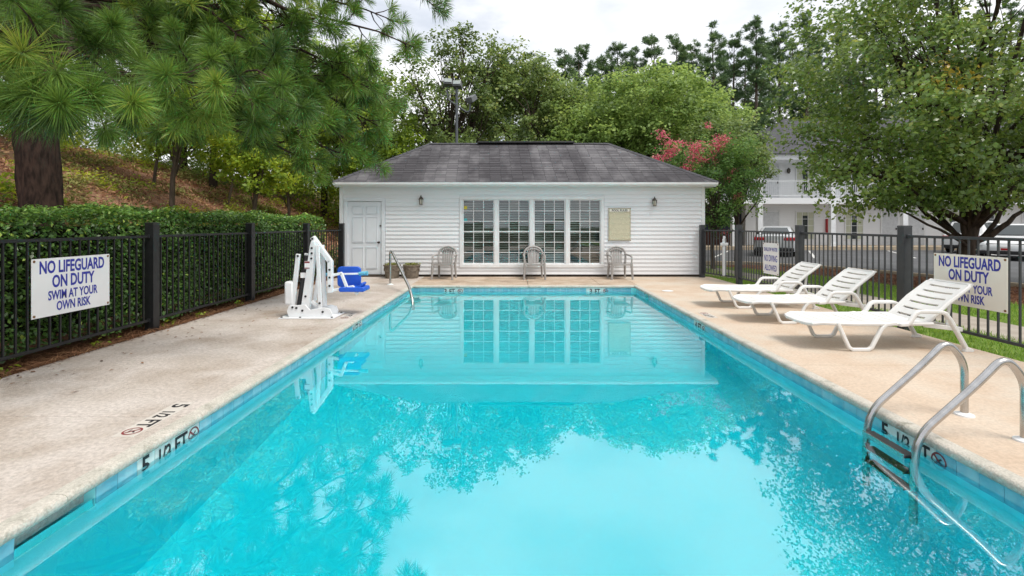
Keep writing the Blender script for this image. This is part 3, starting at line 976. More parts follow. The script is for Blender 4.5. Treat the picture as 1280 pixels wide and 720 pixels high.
# hip and ridge caps
def caps(p, q, name):
    p, q = Vector(p), Vector(q)
    n = int((q - p).length / 0.16)
    for k in range(n):
        a, b = p.lerp(q, k / n), p.lerp(q, (k + 1.15) / n)
        d = (q - p).normalized()
        s = d.cross(Vector((0, 0, 1))).normalized() * 0.10
        z = Vector((0, 0, 1))
        MB().add([a - s - z * 0.015, a + z * 0.035, a + s - z * 0.015, b - s - z * 0.025, b + z * 0.022, b + s - z * 0.025],
                 [(0, 1, 4, 3), (1, 2, 5, 4), (0, 2, 1), (3, 4, 5)]).build('ridge_cap', 'motel_roof', roof, smooth=False)
caps(A, C, ''); caps(B, D, ''); caps(C, D, '')
MB().box(-1.18, 1.85, ry - 0.16, ry + 0.16, RIDGE_Z + 0.005, RIDGE_Z + 0.06).build('ridge_vent', 'black_plastic', roof, bevel=0.01)

# door
door = MB()
DXa, DXb = -4.545, -3.635
door.box(DXa, DXb, 0.025, 0.07, 0.065, 2.035)
door = door.build('door', 'door_white', house, smooth=False)
pw = 0.265
for px in (DXa + 0.135, DXb - 0.135 - pw):
    for z0, z1 in ((0.24, 0.78), (0.95, 1.60), (1.72, 1.90)):
        MB().prism([(px, z0), (px + pw, z0), (px + pw, z1), (px, z1)], 'y', 0.017, 0.026).build('door_panel', 'door_white', door, bevel=0.012)
        fr = MB()
        for (a, b, c, d) in [(px - 0.018, px + pw + 0.018, z0 - 0.018, z0 - 0.008), (px - 0.018, px + pw + 0.018, z1 + 0.008, z1 + 0.018), (px - 0.018, px - 0.008, z0 - 0.008, z1 + 0.008), (px + pw + 0.008, px + pw + 0.018, z0 - 0.008, z1 + 0.008)]:
            fr.box(a, b, 0.008, 0.0248, c, d)
        fr.build('panel_moulding', 'door_white', door, smooth=False)
kn = MB().lathe([(0.03, 0), (0.03, 0.012), (0.012, 0.016), (0.012, 0.04), (0.028, 0.05), (0.03, 0.065), (0.018, 0.078)], n=14).build('door_knob', 'brass_dark', door)
kn.location = (DXb - 0.07, 0.024, 0.93); kn.rotation_euler = (R(90), 0, 0)
MB().box(DXb - 0.05, DXb + 0.05, 0.0, 0.024, 1.36, 1.40).build('door_latch', 'bronze', door, bevel=0.004)
for z in (0.3, 1.05, 1.8):
    MB().box(DXa - 0.012, DXa + 0.012, 0.012, 0.024, z, z + 0.09).build('hinge', 'trim_white', door, bevel=0.003)
df = MB()
df.box(DXa - 0.10, DXa - 0.006, -0.012, 0.09, 0.06, 2.045); df.box(DXb + 0.006, DXb + 0.10, -0.012, 0.09, 0.06, 2.045); df.box(DXa - 0.10, DXb + 0.10, -0.012, 0.09, 2.046, 2.14)
df.build('door_frame', 'door_white', house, bevel=0.006)
MB().box(DXa - 0.1, DXb + 0.1, -0.06, 0.09, 0.0, 0.058).build('threshold', 'foundation', house, bevel=0.005)

# four window units, each pane separate
cas = MB()
cas.box(WX0 - 0.085, WX0, -0.012, 0.12, WZ0, WZ1); cas.box(WX1, WX1 + 0.085, -0.012, 0.12, WZ0, WZ1)
cas.box(WX0 - 0.085, WX1 + 0.085, -0.012, 0.12, WZ1 + 0.0005, WZ1 + 0.08); cas.box(WX0 - 0.085, WX1 + 0.085, -0.02, 0.12, WZ0 - 0.09, WZ0 - 0.0005)
cas.build('window_casing', 'trim_white', house, bevel=0.006)
uw = (WX1 - WX0 - 3 * 0.105) / 4
for u in range(4):
    x0 = WX0 + u * (uw + 0.105)
    x1 = x0 + uw
    win = MB()
    fw = 0.028
    win.box(x0, x0 + fw, 0.03, 0.10, WZ0, WZ1); win.box(x1 - fw, x1, 0.03, 0.10, WZ0, WZ1)
    win.box(x0 + fw, x1 - fw, 0.03, 0.10, WZ0, WZ0 + fw); win.box(x0 + fw, x1 - fw, 0.03, 0.10, WZ1 - fw, WZ1)
    w = win.build('window', 'trim_white', house, bevel=0.003)
    if u < 3:
        MB().box(x1 + 0.001, x1 + 0.104, -0.004, 0.12, WZ0, WZ1).build('mullion', 'trim_white', house, bevel=0.004)
    a0, a1, b0, b1 = x0 + fw, x1 - fw, WZ0 + fw, WZ1 - fw
    mt = 0.016
    for k in (1, 2):
        xm = a0 + (a1 - a0) * k / 3
        MB().box(xm - mt / 2, xm + mt / 2, 0.045, 0.075, b0, b1).build('muntin', 'trim_white', w, smooth=False)
    for k in range(1, 6):
        zm = b0 + (b1 - b0) * k / 6
        hh = mt * (1.7 if k == 3 else 1.0)
        MB().box(a0, a1, 0.047 if k != 3 else 0.04, 0.073, zm - hh / 2, zm + hh / 2).build('muntin', 'trim_white', w, smooth=False)
    for i in range(3):
        for j in range(6):
            xa, xb = a0 + (a1 - a0) * i / 3, a0 + (a1 - a0) * (i + 1) / 3
            za, zb = b0 + (b1 - b0) * j / 6, b0 + (b1 - b0) * (j + 1) / 6
            tw = rt.uniform(-0.002, 0.002); tv = rt.uniform(-0.002, 0.002)
            MB().add([(xa, 0.06 + tw, za), (xb, 0.06 - tw, za), (xb, 0.06 - tw + tv, zb), (xa, 0.06 + tw + tv, zb)], [(0, 1, 2, 3)]).build('pane', 'pane_glass', w, smooth=False)
    bl = MB()
    nsl = 25
    for k in range(nsl):
        z = b0 + 0.02 + (b1 - b0 - 0.04) * k / nsl
        th = R(34) if z > 1.15 or u == 2 else R(20)
        dy, dzz = 0.03 * math.cos(th), 0.03 * math.sin(th)
        bl.add([(a0 + 0.01, 0.16 - dy, z - dzz), (a1 - 0.01, 0.16 - dy, z - dzz), (a1 - 0.01, 0.16 + dy, z + dzz), (a0 + 0.01, 0.16 + dy, z + dzz)], [(0, 1, 2, 3)])
    b = bl.build('blind', 'blind', w, smooth=False); b['kind'] = 'stuff'
    if u == 0:
        MB().box(a0 + 0.005, a0 + 0.09, 0.053, 0.056, b1 - 0.24, b1 - 0.15).build('yellow_sticker', mat('sticker_yellow', (0.6, 0.45, 0.03), None, 0.5), w, smooth=False)
        MB().box(a0 + 0.005, a0 + 0.09, 0.053, 0.056, b1 - 0.56, b1 - 0.49).build('teal_sticker', mat('sticker_teal', (0.05, 0.40, 0.42), None, 0.5), w, smooth=False)

# wall lanterns
def lantern(x, z, label):
    r = empty('wall_lantern', (x, HY - 0.005, z))
    tag(r, label, 'lantern', 'lanterns on the pool house wall')
    MB().box(-0.035, 0.035, -0.015, 0.012, -0.06, 0.06).build('back_plate', 'bronze', r, bevel=0.005)
    MB().tube([(0, -0.01, 0.03), (0, -0.05, 0.06), (0, -0.085, 0.055)], 0.009, 6).build('arm', 'bronze', r)
    MB().lathe([(0.008, 0.17), (0.012, 0.145), (0.05, 0.085), (0.068, 0.062), (0.066, 0.055)], (0, -0.09, -0.04), 6).build('cap', 'bronze', r, ang=20)
    MB().lathe([(0.052, 0.015), (0.040, -0.115)], (0, -0.09, 0), 6).build('glass', 'lamp_glass', r, ang=20)
    c = MB()
    for k in range(6):
        a = 2 * math.pi * k / 6
        c.tube([(0.054 * math.cos(a), -0.09 + 0.054 * math.sin(a), 0.02), (0.041 * math.cos(a), -0.09 + 0.041 * math.sin(a), -0.118)], 0.006, 5)
    c.lathe([(0.044, -0.13), (0.044, -0.112)], (0, -0.09, 0), 6)
    c.build('cage', 'bronze', r)
lantern(-2.54, 2.08, 'bronze wall lantern on white siding between the door and the windows')
lantern(3.76, 2.04, 'bronze wall lantern on white siding to the side of the notice board')

# pool rules notice
nr = empty('notice_board', (2.83, HY - 0.012, 1.42)); tag(nr, 'cream pool rules notice board screwed to the white siding', 'sign')
MB().box(-0.30, 0.30, -0.014, 0.0, -0.44, 0.44).build('board', 'notice', nr, bevel=0.003)
hb = MB().box(-0.27, 0.27, -0.0152, -0.0145, 0.345, 0.41).build('heading_panel', 'sign_cream', nr, smooth=False)
text('POOL RULES', 0.075, 'print_black', nr, (0, -0.0165, 0.377), (R(90), 0, 0), 1.0, 0.002)
bd = MB()
for (a, b, c, d) in [(-0.285, 0.285, 0.425, 0.430), (-0.285, 0.285, -0.430, -0.425), (-0.285, -0.280, -0.425, 0.425), (0.280, 0.285, -0.425, 0.425), (-0.28, 0.28, 0.334, 0.338)]:
    bd.box(a, b, -0.0152, -0.0145, c, d)
bd.build('border', 'print_black', nr, smooth=False)
for sx in (-1, 1):
    for sz in (-1, 1):
        MB().lathe([(0.012, 0), (0.012, 0.006), (0.006, 0.009)], n=8).build('screw', 'rust', nr, loc=None).matrix_local = Matrix.Translation((sx * 0.295, -0.014, sz * 0.435)) @ Matrix.Rotation(R(90), 4, 'X')

# ------------------------------------------------------------------ fences
PICK = {}
def picket_mesh(m, h):
    k = (m, round(h, 3))
    if k not in PICK:
        o = MB().box(-0.0085, 0.0085, -0.0085, 0.0085, 0, h).build('picket', m, None, smooth=False)
        PICK[k] = o.data; bpy.data.objects.remove(o)
    return PICK[k]
POSTM = {}
def post_mesh(m, h, w):
    k = (m, h, w)
    if k not in POSTM:
        mb = MB().box(-w / 2, w / 2, -w / 2, w / 2, 0, h - 0.02)
        mb.lathe([(w * 0.74, h - 0.019), (w * 0.74, h - 0.006), (w * 0.60, h)], n=4)
        # square cap turned to line up with the post
        n = len(mb.v)
        for i in range(n - 12, n):
            x, y, z = mb.v[i]
            c, s = math.cos(R(45)), math.sin(R(45))
            mb.v[i] = (x * c - y * s, x * s + y * c, z)
        mb.box(-w * 0.8, w * 0.8, -w * 0.8, w * 0.8, -0.01, 0.008)
        o = mb.build('post', m, None, smooth=False)
        POSTM[k] = o.data; bpy.data.objects.remove(o)
    return POSTM[k]
TOPR, BOTR = 1.262, 0.135
def fence_panel(root, m, p, q, zb, step=0.117, pw=0.115):
    p, q = Vector((*p, 0)), Vector((*q, 0))
    d = (q - p).normalized(); L = (q - p).length
    a, b = p + d * pw / 2, q - d * pw / 2
    ang = math.atan2(d.y, d.x)
    for z in (TOPR, BOTR):
        MB().beam((a.x, a.y, z), (b.x, b.y, z), 0.03, 0.034, (0, 0, 1)).build('rail', m, root, bevel=0.003)
    n = int((L - pw) / step)
    gap = (L - pw - (n - 1) * step) / 2
    me = picket_mesh(m, TOPR - BOTR)
    for i in range(n):
        c = a + d * (gap + i * step)
        inst(me, 'picket', root, (c.x, c.y, BOTR), (0, 0, ang))
    for c, sgn in ((a, 1), (b, -1)):
        for z in (TOPR, BOTR):
            MB().beam(c - d * sgn * 0.002 + Vector((0, 0, z)), c + d * sgn * 0.03 + Vector((0, 0, z)), 0.045, 0.05, (0, 0, 1)).build('bracket', m, root, bevel=0.003)

lf = empty('fence', (0, 0, 0)); tag(lf, 'black metal picket fence in front of the clipped hedge', 'fence')
LFX = -4.92
lposts = [(LFX, -3.07), (LFX, -0.67), (LFX, 1.73), (LFX, 4.13), (LFX, 6.55), (LFX, 8.97), (LFX, 11.38), (-4.66, 12.98)]
for p in lposts:
    inst(post_mesh('fence_black', 1.44 + 0.06, 0.115), 'post', lf, (p[0], p[1], -0.05))
for p, q in zip(lposts[:-1], lposts[1:]):
    fence_panel(lf, 'fence_black', p, q, 0)

rf_ = empty('fence', (0, 0, 0)); tag(rf_, 'dark grey metal picket fence between the deck and the lawn', 'fence')
RFX = 5.40
rposts = [(RFX, -3.2), (RFX, -0.72), (RFX, 1.76), (RFX, 4.22), (RFX, 6.70), (RFX, 9.17), (RFX, 11.65)]
for p in rposts + [(5.02, 12.98)]:
    inst(post_mesh('fence_grey', 1.40 + 0.07, 0.115), 'post', rf_, (p[0], p[1], -0.06))
for p, q in zip(rposts[:-1], rposts[1:]):
    fence_panel(rf_, 'fence_grey', p, q, 0)
gate = empty('gate', (0, 0, 0)); tag(gate, 'metal picket gate with a tall white safety latch by the pool house corner', 'gate')
gp, gq = Vector((RFX - 0.02, 11.74, 0)), Vector((5.04, 12.89, 0))
gd = (gq - gp).normalized()
ga, gb = gp + gd * 0.0, gq - gd * 0.0
for z in (TOPR, BOTR):
    MB().beam((ga.x, ga.y, z), (gb.x, gb.y, z), 0.03, 0.034, (0, 0, 1)).build('rail', 'fence_grey', gate, bevel=0.003)
ng = 11
for i in range(ng):
    c = ga.lerp(gb, (i + 0.5) / ng)
    inst(picket_mesh('fence_grey', TOPR - BOTR), 'picket', gate, (c.x, c.y, BOTR), (0, 0, math.atan2(gd.y, gd.x)))
for c in (ga, gb):
    MB().box(c.x - 0.02, c.x + 0.02, c.y - 0.02, c.y + 0.02, BOTR - 0.03, TOPR + 0.03).build('stile', 'fence_grey', gate, smooth=False)
lc = ga.lerp(gb, 0.36)
lt = MB().box(lc.x - 0.055, lc.x + 0.035, lc.y - 0.05, lc.y - 0.01, 0.13, 1.06).build('latch', 'lift_white', gate, bevel=0.012)
MB().box(lc.x - 0.11, lc.x + 0.09, lc.y - 0.062, lc.y - 0.012, 0.88, 0.96).build('latch_body', 'lift_white', lt, bevel=0.015)
MB().lathe([(0.03, 1.06), (0.034, 1.10), (0.02, 1.13)], (lc.x - 0.01, lc.y - 0.03, 0), 12).build('latch_knob', 'lift_white', lt)

# ------------------------------------------------------------------ signs on the fences
def sign(name, label, loc, rz, w, h, board, lines, group=None, tilt=0.0):
    r = empty(name, loc, rz); tag(r, label, 'sign', group)
    MB().box(-w / 2, w / 2, -0.003, 0.003, -h / 2, h / 2).build('panel', board, r, bevel=0.001)
    for z, s, size, xs, b in lines:
        text(s, size, 'print_blue', r, (0, -0.0045, z), (R(90), 0, 0), xs, b)
    for sx in (-1, 1):
        for sz in (-1, 1):
            o = MB().lathe([(0.013, 0), (0.013, 0.004), (0.006, 0.008)], n=8).build('rivet', 'rust', r)
            o.matrix_local = Matrix.Translation((sx * (w / 2 - 0.025), -0.003, sz * (h / 2 - 0.025))) @ Matrix.Rotation(R(90), 4, 'X')
    r.rotation_euler = (0, tilt, rz)
    return r
LG = [(0.205, 'NO LIFEGUARD', 0.180, 0.62, 0.005), (0.050, 'ON DUTY', 0.180, 0.62, 0.005), (-0.095, 'SWIM AT YOUR', 0.135, 0.62, 0.0032), (-0.215, 'OWN RISK', 0.135, 0.62, 0.0032)]
sign('warning_sign', 'white no lifeguard sign wired to the black fence before the hedge', (LFX + 0.022, 5.36, 0.765), R(90), 0.94, 0.61, 'sign_white', LG)
sign('warning_sign', 'cream no lifeguard sign wired to the fence behind the loungers', (RFX - 0.022, 5.74, 0.755), R(-90), 0.93, 0.61, 'sign_cream', LG)
SW = [(0.19, 'SHALLOW WATER', 0.115, 0.55, 0.0012), (0.0, 'NO DIVING', 0.19, 0.52, 0.0022), (-0.20, 'ALLOWED', 0.17, 0.60, 0.002)]
sign('warning_sign', 'small square white shallow water no diving sign on the fence', (RFX - 0.022, 10.17, 0.70), R(-90), 0.62, 0.66, 'sign_white', SW)

# ------------------------------------------------------------------ loungers
def lounger_proto():
    r = empty('sun_lounger', (0, 0, 0))
    W = 0.325
    # side frames run along local x (0 = foot end); seat, back, legs, arms
    seat = MB()
    x0, x1, z0 = 0.0, 1.34, 0.325
    n = 12
    # seat deck: gently dished, slotted panel built of cross strips with real gaps
    st = [(0.03 + i * (1.30 / 11), 0.03 + (i + 1) * (1.30 / 11) - 0.009) for i in range(11)]
    def strip(mb, a, b, zf, th, w, m=8):
        top, bot = [], []
        for i in range(m + 1):
            y = -w + 2 * w * i / m
            s = -0.018 * (1 - (y / w) ** 2)
            for (xx, zz) in ((a, zf(a)), (b, zf(b))):
                top.append((xx, y, zz + s)); bot.append((xx, y, zz + s - th))
        base = len(mb.v)
        mb.v += top + bot
        k = 2 * (m + 1)
        for i in range(m):
            p = base + 2 * i
            mb.f.append((p, p + 1, p + 3, p + 2))
            mb.f.append((p + k, p + k + 2, p + k + 3, p + k + 1))
            mb.f.append((p, p + 2, p + k + 2, p + k)); mb.f.append((p + 1, p + k + 1, p + k + 3, p + 3))
        mb.f.append((base, base + k, base + k + 1, base + 1)); e = base + 2 * m
        mb.f.append((e, e + 1, e + k + 1, e + k))
    zf = lambda x: 0.328 - 0.018 * math.sin(x / 1.34 * math.pi) + (0.0 if x > 0.1 else -(0.1 - x) * 0.35)
    for a, b in st:
        s = MB(); strip(s, a, b, zf, 0.016, W - 0.03)
        s.build('seat_slat', 'lounger_white', r, bevel=0.003)
    # rim
    rim = MB()
    pts = []
    for sy in (-1, 1):
        path = [(0.0 + 0.02, sy * (W - 0.12), zf(0) - 0.01), (0.04, sy * (W - 0.05), zf(0.04) - 0.01), (0.12, sy * (W - 0.012), zf(0.1) - 0.01), (0.5, sy * (W - 0.005), zf(0.5) - 0.008), (1.36, sy * (W - 0.005), zf(1.3) - 0.020)]
        rim.tube(path, [0.02, 0.021, 0.022, 0.022, 0.022], 8)
    rim.tube([(0.02, -(W - 0.12), zf(0) - 0.01), (0.008, 0, zf(0) - 0.014), (0.02, W - 0.12, zf(0) - 0.01)], 0.02, 8)
    rim.build('seat_rim', 'lounger_white', r)
    # rear rails under the back
    rr = MB()
    for sy in (-1, 1):
        rr.beam((1.30, sy * (W - 0.05), 0.285), (1.76, sy * (W - 0.08), 0.225), 0.05, 0.028, (0, 1, 0))
    rr.beam((1.745, -(W - 0.08), 0.228), (1.745, W - 0.08, 0.228), 0.05, 0.03, (1, 0, 0))
    rr.beam((1.50, -(W - 0.075), 0.245), (1.50, W - 0.075, 0.245), 0.03, 0.03, (1, 0, 0))
    rr.build('rear_frame', 'lounger_white', r, bevel=0.006)
    sp = MB()
    for sy in (-1, 1):
        sp.beam((1.62, sy * 0.20, 0.24), (1.66, sy * 0.20, 0.54), 0.035, 0.018, (0, 1, 0))
    sp.build('back_prop', 'lounger_white', r, bevel=0.004)
    # backrest: slab with six real slots
    bx0, bz0, bx1, bz1 = 1.31, 0.285, 1.86, 0.745
    L = math.hypot(bx1 - bx0, bz1 - bz0)
    ux, uz = (bx1 - bx0) / L, (bz1 - bz0) / L
    bw = W - 0.045
    def bp(s, y, off):
        c = -0.02 * (1 - (y / bw) ** 2) + 0.02 * math.sin(s / L * math.pi)
        return (bx0 + ux * s - uz * (off + c), y, bz0 + uz * s + ux * (off + c))
    back = MB()
    def bstrip(s0, s1, y0, y1, m=8):
        base = len(back.v)
        for i in range(m + 1):
            y = y0 + (y1 - y0) * i / m
            back.v += [bp(s0, y, 0.011), bp(s1, y, 0.011), bp(s1, y, -0.011), bp(s0, y, -0.011)]
        for i in range(m):
            for k in range(4):
                a, b = base + 4 * i + k, base + 4 * i + (k + 1) % 4
                back.f.append((a, b, b + 4, a + 4))
        back.f.append((base, base + 3, base + 2, base + 1)); e = base + 4 * m
        back.f.append((e, e + 1, e + 2, e + 3))
    slots = [0.075, 0.180, 0.285, 0.390, 0.495, 0.600]
    sl = 0.027
    edges = [0.0]
    for s in slots: edges += [s, s + sl]
    edges.append(L)
    ins = bw * 0.72
    for i in range(0, len(edges), 2):
        bstrip(edges[i] + 0.0002, edges[i + 1] - 0.0002, -bw, bw)
    for s in slots:
        bstrip(s - 0.001, s + sl + 0.001, -bw + 0.0015, -ins, 2); bstrip(s - 0.001, s + sl + 0.001, ins, bw - 0.0015, 2)
    back.build('backrest', 'lounger_white', r)
    brim = MB()
    for sy in (-1, 1):
        brim.tube([bp(0, sy * bw, 0), bp(L * 0.5, sy * bw, 0), bp(L - 0.06, sy * bw, 0), bp(L - 0.012, sy * (bw - 0.05), 0)], [0.021, 0.023, 0.021, 0.018], 8)
    brim.tube([bp(L - 0.012, -(bw - 0.05), 0), bp(L - 0.002, 0, 0), bp(L - 0.012, bw - 0.05, 0)], 0.018, 8)
    brim.build('back_rim', 'lounger_white', r)
    # front legs: trapezoid loops, rear legs with arms
    def bar(mb, pts, w, d, y):
        """flat bar of width w in the xz plane and thickness d along y, mitred"""
        pts = [Vector((p[0], 0, p[1])) for p in pts]
        ring = []
        for i, p in enumerate(pts):
            if i == 0: t = (pts[1] - p).normalized(); k = 1
            elif i == len(pts) - 1: t = (p - pts[i - 1]).normalized(); k = 1
            else:
                a, b = (p - pts[i - 1]).normalized(), (pts[i + 1] - p).normalized()
                t = (a + b).normalized(); k = 1 / max(0.5, t.dot(a))
            n = Vector((-t.z, 0, t.x)) * (w / 2 * k)
            ring.append([(p.x + n.x, y - d / 2, p.z + n.z), (p.x + n.x, y + d / 2, p.z + n.z), (p.x - n.x, y + d / 2, p.z - n.z), (p.x - n.x, y - d / 2, p.z - n.z)])
        base = len(mb.v)
        for q in ring: mb.v += q
        for i in range(len(ring) - 1):
            for k in range(4):
                a, b = base + 4 * i + k, base + 4 * i + (k + 1) % 4
                mb.f.append((a, b, b + 4, a + 4))
        mb.f.append((base + 3, base + 2, base + 1, base)); e = base + 4 * (len(ring) - 1)
        mb.f.append((e, e + 1, e + 2, e + 3))
    for sy in (-1, 1):
        m = MB(); bar(m, [(0.28, 0.325), (0.305, 0.275), (0.41, 0.045), (0.45, 0.018), (0.63, 0.018), (0.67, 0.045), (0.78, 0.255), (0.83, 0.30), (0.95, 0.315)], 0.038, 0.042, sy * W)
        m.build('leg', 'lounger_white', r, bevel=0.010)
        m = MB(); bar(m, [(0.96, 0.300), (1.05, 0.305), (1.085, 0.335), (1.145, 0.425), (1.19, 0.448), (1.42, 0.445), (1.48, 0.425), (1.53, 0.36), (1.715, 0.03)], 0.042, 0.048, sy * (W + 0.02))
        lg = m.build('leg', 'lounger_white', r, bevel=0.012)
        MB().prism([(1.675, 0.0), (1.78, 0.0), (1.785, 0.02), (1.755, 0.04), (1.70, 0.055)], 'y', sy * (W + 0.02) - 0.026, sy * (W + 0.02) + 0.026).build('foot', 'lounger_white', lg, bevel=0.006)
    return r
lp = lounger_proto()
spots = [(3.34, 5.76, 0.0, 'white plastic sun lounger standing in front of the cream lifeguard sign'),
         (3.36, 7.22, R(1.5), 'white plastic sun lounger standing between the two other loungers'),
         (3.33, 8.50, R(-1), 'white plastic sun lounger next to the small shallow water sign')]
for i, (x, y, rz, lab) in enumerate(spots):
    o = lp if i == 0 else copy_tree(lp)
    o.location = (x, y, 0.0); o.rotation_euler = (0, 0, rz)
    tag(o, lab, 'sun lounger', 'sun loungers along the fence')

# ------------------------------------------------------------------ stacking chairs
def chair_proto():
    r = empty('plastic_chair', (0, 0, 0))
    # faces -y; seat
    s = MB()
    n = 8
    for i in range(n + 1):
        t = i / n
        y = -0.22 + 0.44 * t
        w = 0.235 - 0.03 * t
        z = 0.405 - 0.03 * math.sin(t * 2.2)
        s.v += [(-w, y, z), (-w * 0.5, y, z - 0.012), (0, y, z - 0.016), (w * 0.5, y, z - 0.012), (w, y, z)]
    for i in range(n):
        for k in range(4):
            a = 5 * i + k
            s.f.append((a, a + 1, a + 6, a + 5))
    o = s.build('seat', 'chair_grey', r)
    sm = o.modifiers.new('thickness', 'SOLIDIFY'); sm.thickness = 0.018
    MB().beam((-0.235, -0.222, 0.385), (0.235, -0.222, 0.385), 0.05, 0.02, (0, 1, 0)).build('seat_apron', 'chair_grey', r, bevel=0.006)
    # back hoop leans backwards
    hoop = []
    for k in range(13):
        a = math.pi * k / 12
        x = -0.245 * math.cos(a)
        h = 0.60 + 0.225 * math.sin(a) ** 0.8 if 0 < k < 12 else 0.60
        hoop.append((x, 0.20 + (h - 0.4) * 0.22, h))
    hoop = [(-0.225, 0.20, 0.40), (-0.242, 0.225, 0.52)] + hoop + [(0.242, 0.225, 0.52), (0.225, 0.20, 0.40)]
    MB().tube(hoop, 0.029, 8).build('back_hoop', 'chair_grey', r)
    top = MB()
    for k in range(8):
        a0, a1 = math.pi * (0.18 + 0.64 * k / 8), math.pi * (0.18 + 0.64 * (k + 1) / 8)
        P = lambda a, f: (-0.24 * math.cos(a) * (0.75 + 0.25 * f), 0.20 + (0.60 + 0.22 * math.sin(a) * f - 0.4) * 0.22 - 0.004, 0.60 + 0.22 * math.sin(a) ** 0.8 * (0.55 + 0.45 * f))
        top.add([P(a0, 0.2), P(a1, 0.2), P(a1, 1.0), P(a0, 1.0)], [(0, 1, 2, 3)])
    t = top.build('back_crest', 'chair_grey', r)
    t.modifiers.new('thickness', 'SOLIDIFY').thickness = 0.014
    for k in range(5):
        x = -0.125 + 0.0625 * k
        MB().beam((x * 0.9, 0.215, 0.385), (x * 1.05, 0.285, 0.74 - abs(x) * 0.25), 0.052, 0.012, (0, 1, 0)).build('back_slat', 'chair_grey', r, bevel=0.004)
    for sx in (-1, 1):
        MB().tube([(sx * 0.247, 0.245, 0.62), (sx * 0.265, 0.10, 0.615), (sx * 0.27, -0.10, 0.605), (sx * 0.266, -0.19, 0.58), (sx * 0.262, -0.215, 0.52), (sx * 0.255, -0.218, 0.40)], [0.022, 0.026, 0.028, 0.026, 0.022, 0.022], 8).build('arm', 'chair_grey', r)
        MB().tube([(sx * 0.252, -0.215, 0.42), (sx * 0.275, -0.24, 0.0)], [0.036, 0.026], 6).build('leg', 'chair_grey', r)
        MB().tube([(sx * 0.215, 0.20, 0.42), (sx * 0.235, 0.25, 0.0)], [0.034, 0.025], 6).build('leg', 'chair_grey', r)
    return r
cp = chair_proto()
for i, (x, y, rz, lab) in enumerate([(-1.84, 12.62, R(-9), 'grey plastic chair against the siding next to the flower pots'),
                                     (0.49, 12.62, R(2), 'grey plastic chair standing in front of the windows'),
                                     (2.72, 12.62, R(6), 'grey plastic chair under the pool rules notice')]):
    o = cp if i == 0 else copy_tree(cp)
    o.location = (x, y, 0); o.rotation_euler = (0, 0, rz)
    tag(o, lab, 'chair', 'plastic chairs along the pool house')

# ------------------------------------------------------------------ flower pots
def pot_proto():
    r = empty('flower_pot', (0, 0, 0))
    MB().lathe([(0.175, 0.0), (0.185, 0.02), (0.205, 0.18), (0.225, 0.33), (0.245, 0.345), (0.248, 0.375), (0.228, 0.378), (0.215, 0.335)], n=28).build('pot_body', 'pot', r)
    MB().lathe([(0.213, 0.33), (0.15, 0.345), (0.02, 0.352)], n=20).build('soil', 'soil', r)
    sw = MB()
    for k in range(5):
        a0 = 2 * math.pi * k / 5
        pts = []
        for j in range(9):
            t = j / 8
            a = a0 + t * 2 * math.pi / 5
            z = 0.30 - 0.10 * math.sin(t * math.pi)
            rr = 0.182 + (z / 0.33) * 0.044 + 0.006
            pts.append((rr * math.cos(a), rr * math.sin(a), z))
        sw.tube(pts, 0.012, 6)
    sw.build('swag', 'pot', r)
    rng = np.random.default_rng(5)
    c = np.stack([rng.normal(0, 0.10, 160), rng.normal(0, 0.10, 160), 0.36 + rng.uniform(0, 0.06, 160)], 1)
    np_mesh('dry_plant', leaf_quads(c, 0.06, rng).reshape(-1, 3), 4, LEAF['moss'], r, rng.uniform(0, 0.5, 160))
    return r
pp = pot_proto()
for i, (x, lab) in enumerate([(-3.26, 'weathered stone flower pot right beside the white door'), (-2.74, 'weathered stone flower pot further from the door')]):
    o = pp if i == 0 else copy_tree(pp)
    o.location = (x, 12.80, 0); o.rotation_euler = (0, 0, i * 0.7); o.scale = (0.94, 0.94, 0.94)
    tag(o, lab, 'flower pot', 'flower pots by the door')

# ------------------------------------------------------------------ handrail and ladder
hr = empty('handrail', (-2.95, 11.4, 0)); tag(hr, 'stainless steel grab rail curving down into the water at the corner steps', 'handrail')
def arc_path(pts, r=0.10, n=6):
    """polyline with rounded corners"""
    pts = [Vector(p) for p in pts]
    out = [pts[0]]
    for i in range(1, len(pts) - 1):
        a, b, c = pts[i - 1], pts[i], pts[i + 1]
        rr = min(r, (b - a).length * 0.45, (c - b).length * 0.45)
        p, q = b + (a - b).normalized() * rr, b + (c - b).normalized() * rr
        for k in range(n + 1):
            t = k / n
            out.append(p * (1 - t) ** 2 + b * 2 * t * (1 - t) + q * t * t)
    out.append(pts[-1])
    return out
path = arc_path([(0, 0, 0.0), (0, 0, 0.80), (0.10, -0.20, 0.78), (0.82, -1.62, 0.12), (0.94, -1.88, -0.16), (0.94, -1.88, -0.78)], 0.16)
MB().tube(path, 0.028, 12).build('rail_tube', 'steel', hr)
MB().lathe([(0.075, 0.0), (0.075, 0.008), (0.035, 0.02), (0.028, 0.028)], n=20).build('flange', 'step_white', hr)

ld = empty('pool_ladder', (3.36, 3.4, 0)); tag(ld, 'stainless steel pool ladder with dark treads hooked over the coping', 'ladder')
for dy in (-0.215, 0.215):
    path = arc_path([(0, dy, 0.0), (0.0, dy, 0.40), (-0.13, dy, 0.56), (-0.32, dy, 0.37), (-0.72, dy, 0.02), (-0.735, dy, -0.30), (-0.735, dy, -1.05)], 0.22, 8)
    MB().tube(path, 0.0245, 14).build('rail_tube', 'steel', ld)
    MB().lathe([(0.062, 0.0), (0.06, 0.010), (0.038, 0.016), (0.03, 0.022)], (0, dy, 0), 20).build('flange', 'flange_white', ld)
for z in (-0.105, -0.36, -0.61):
    t = MB().box(-0.775, -0.695, -0.19, 0.19, z - 0.025, z).build('tread', 'black_plastic', ld, bevel=0.006)
    MB().box(-0.785, -0.776, -0.19, 0.19, z - 0.03, z + 0.004).build('tread_edge', 'steel', t, smooth=False)

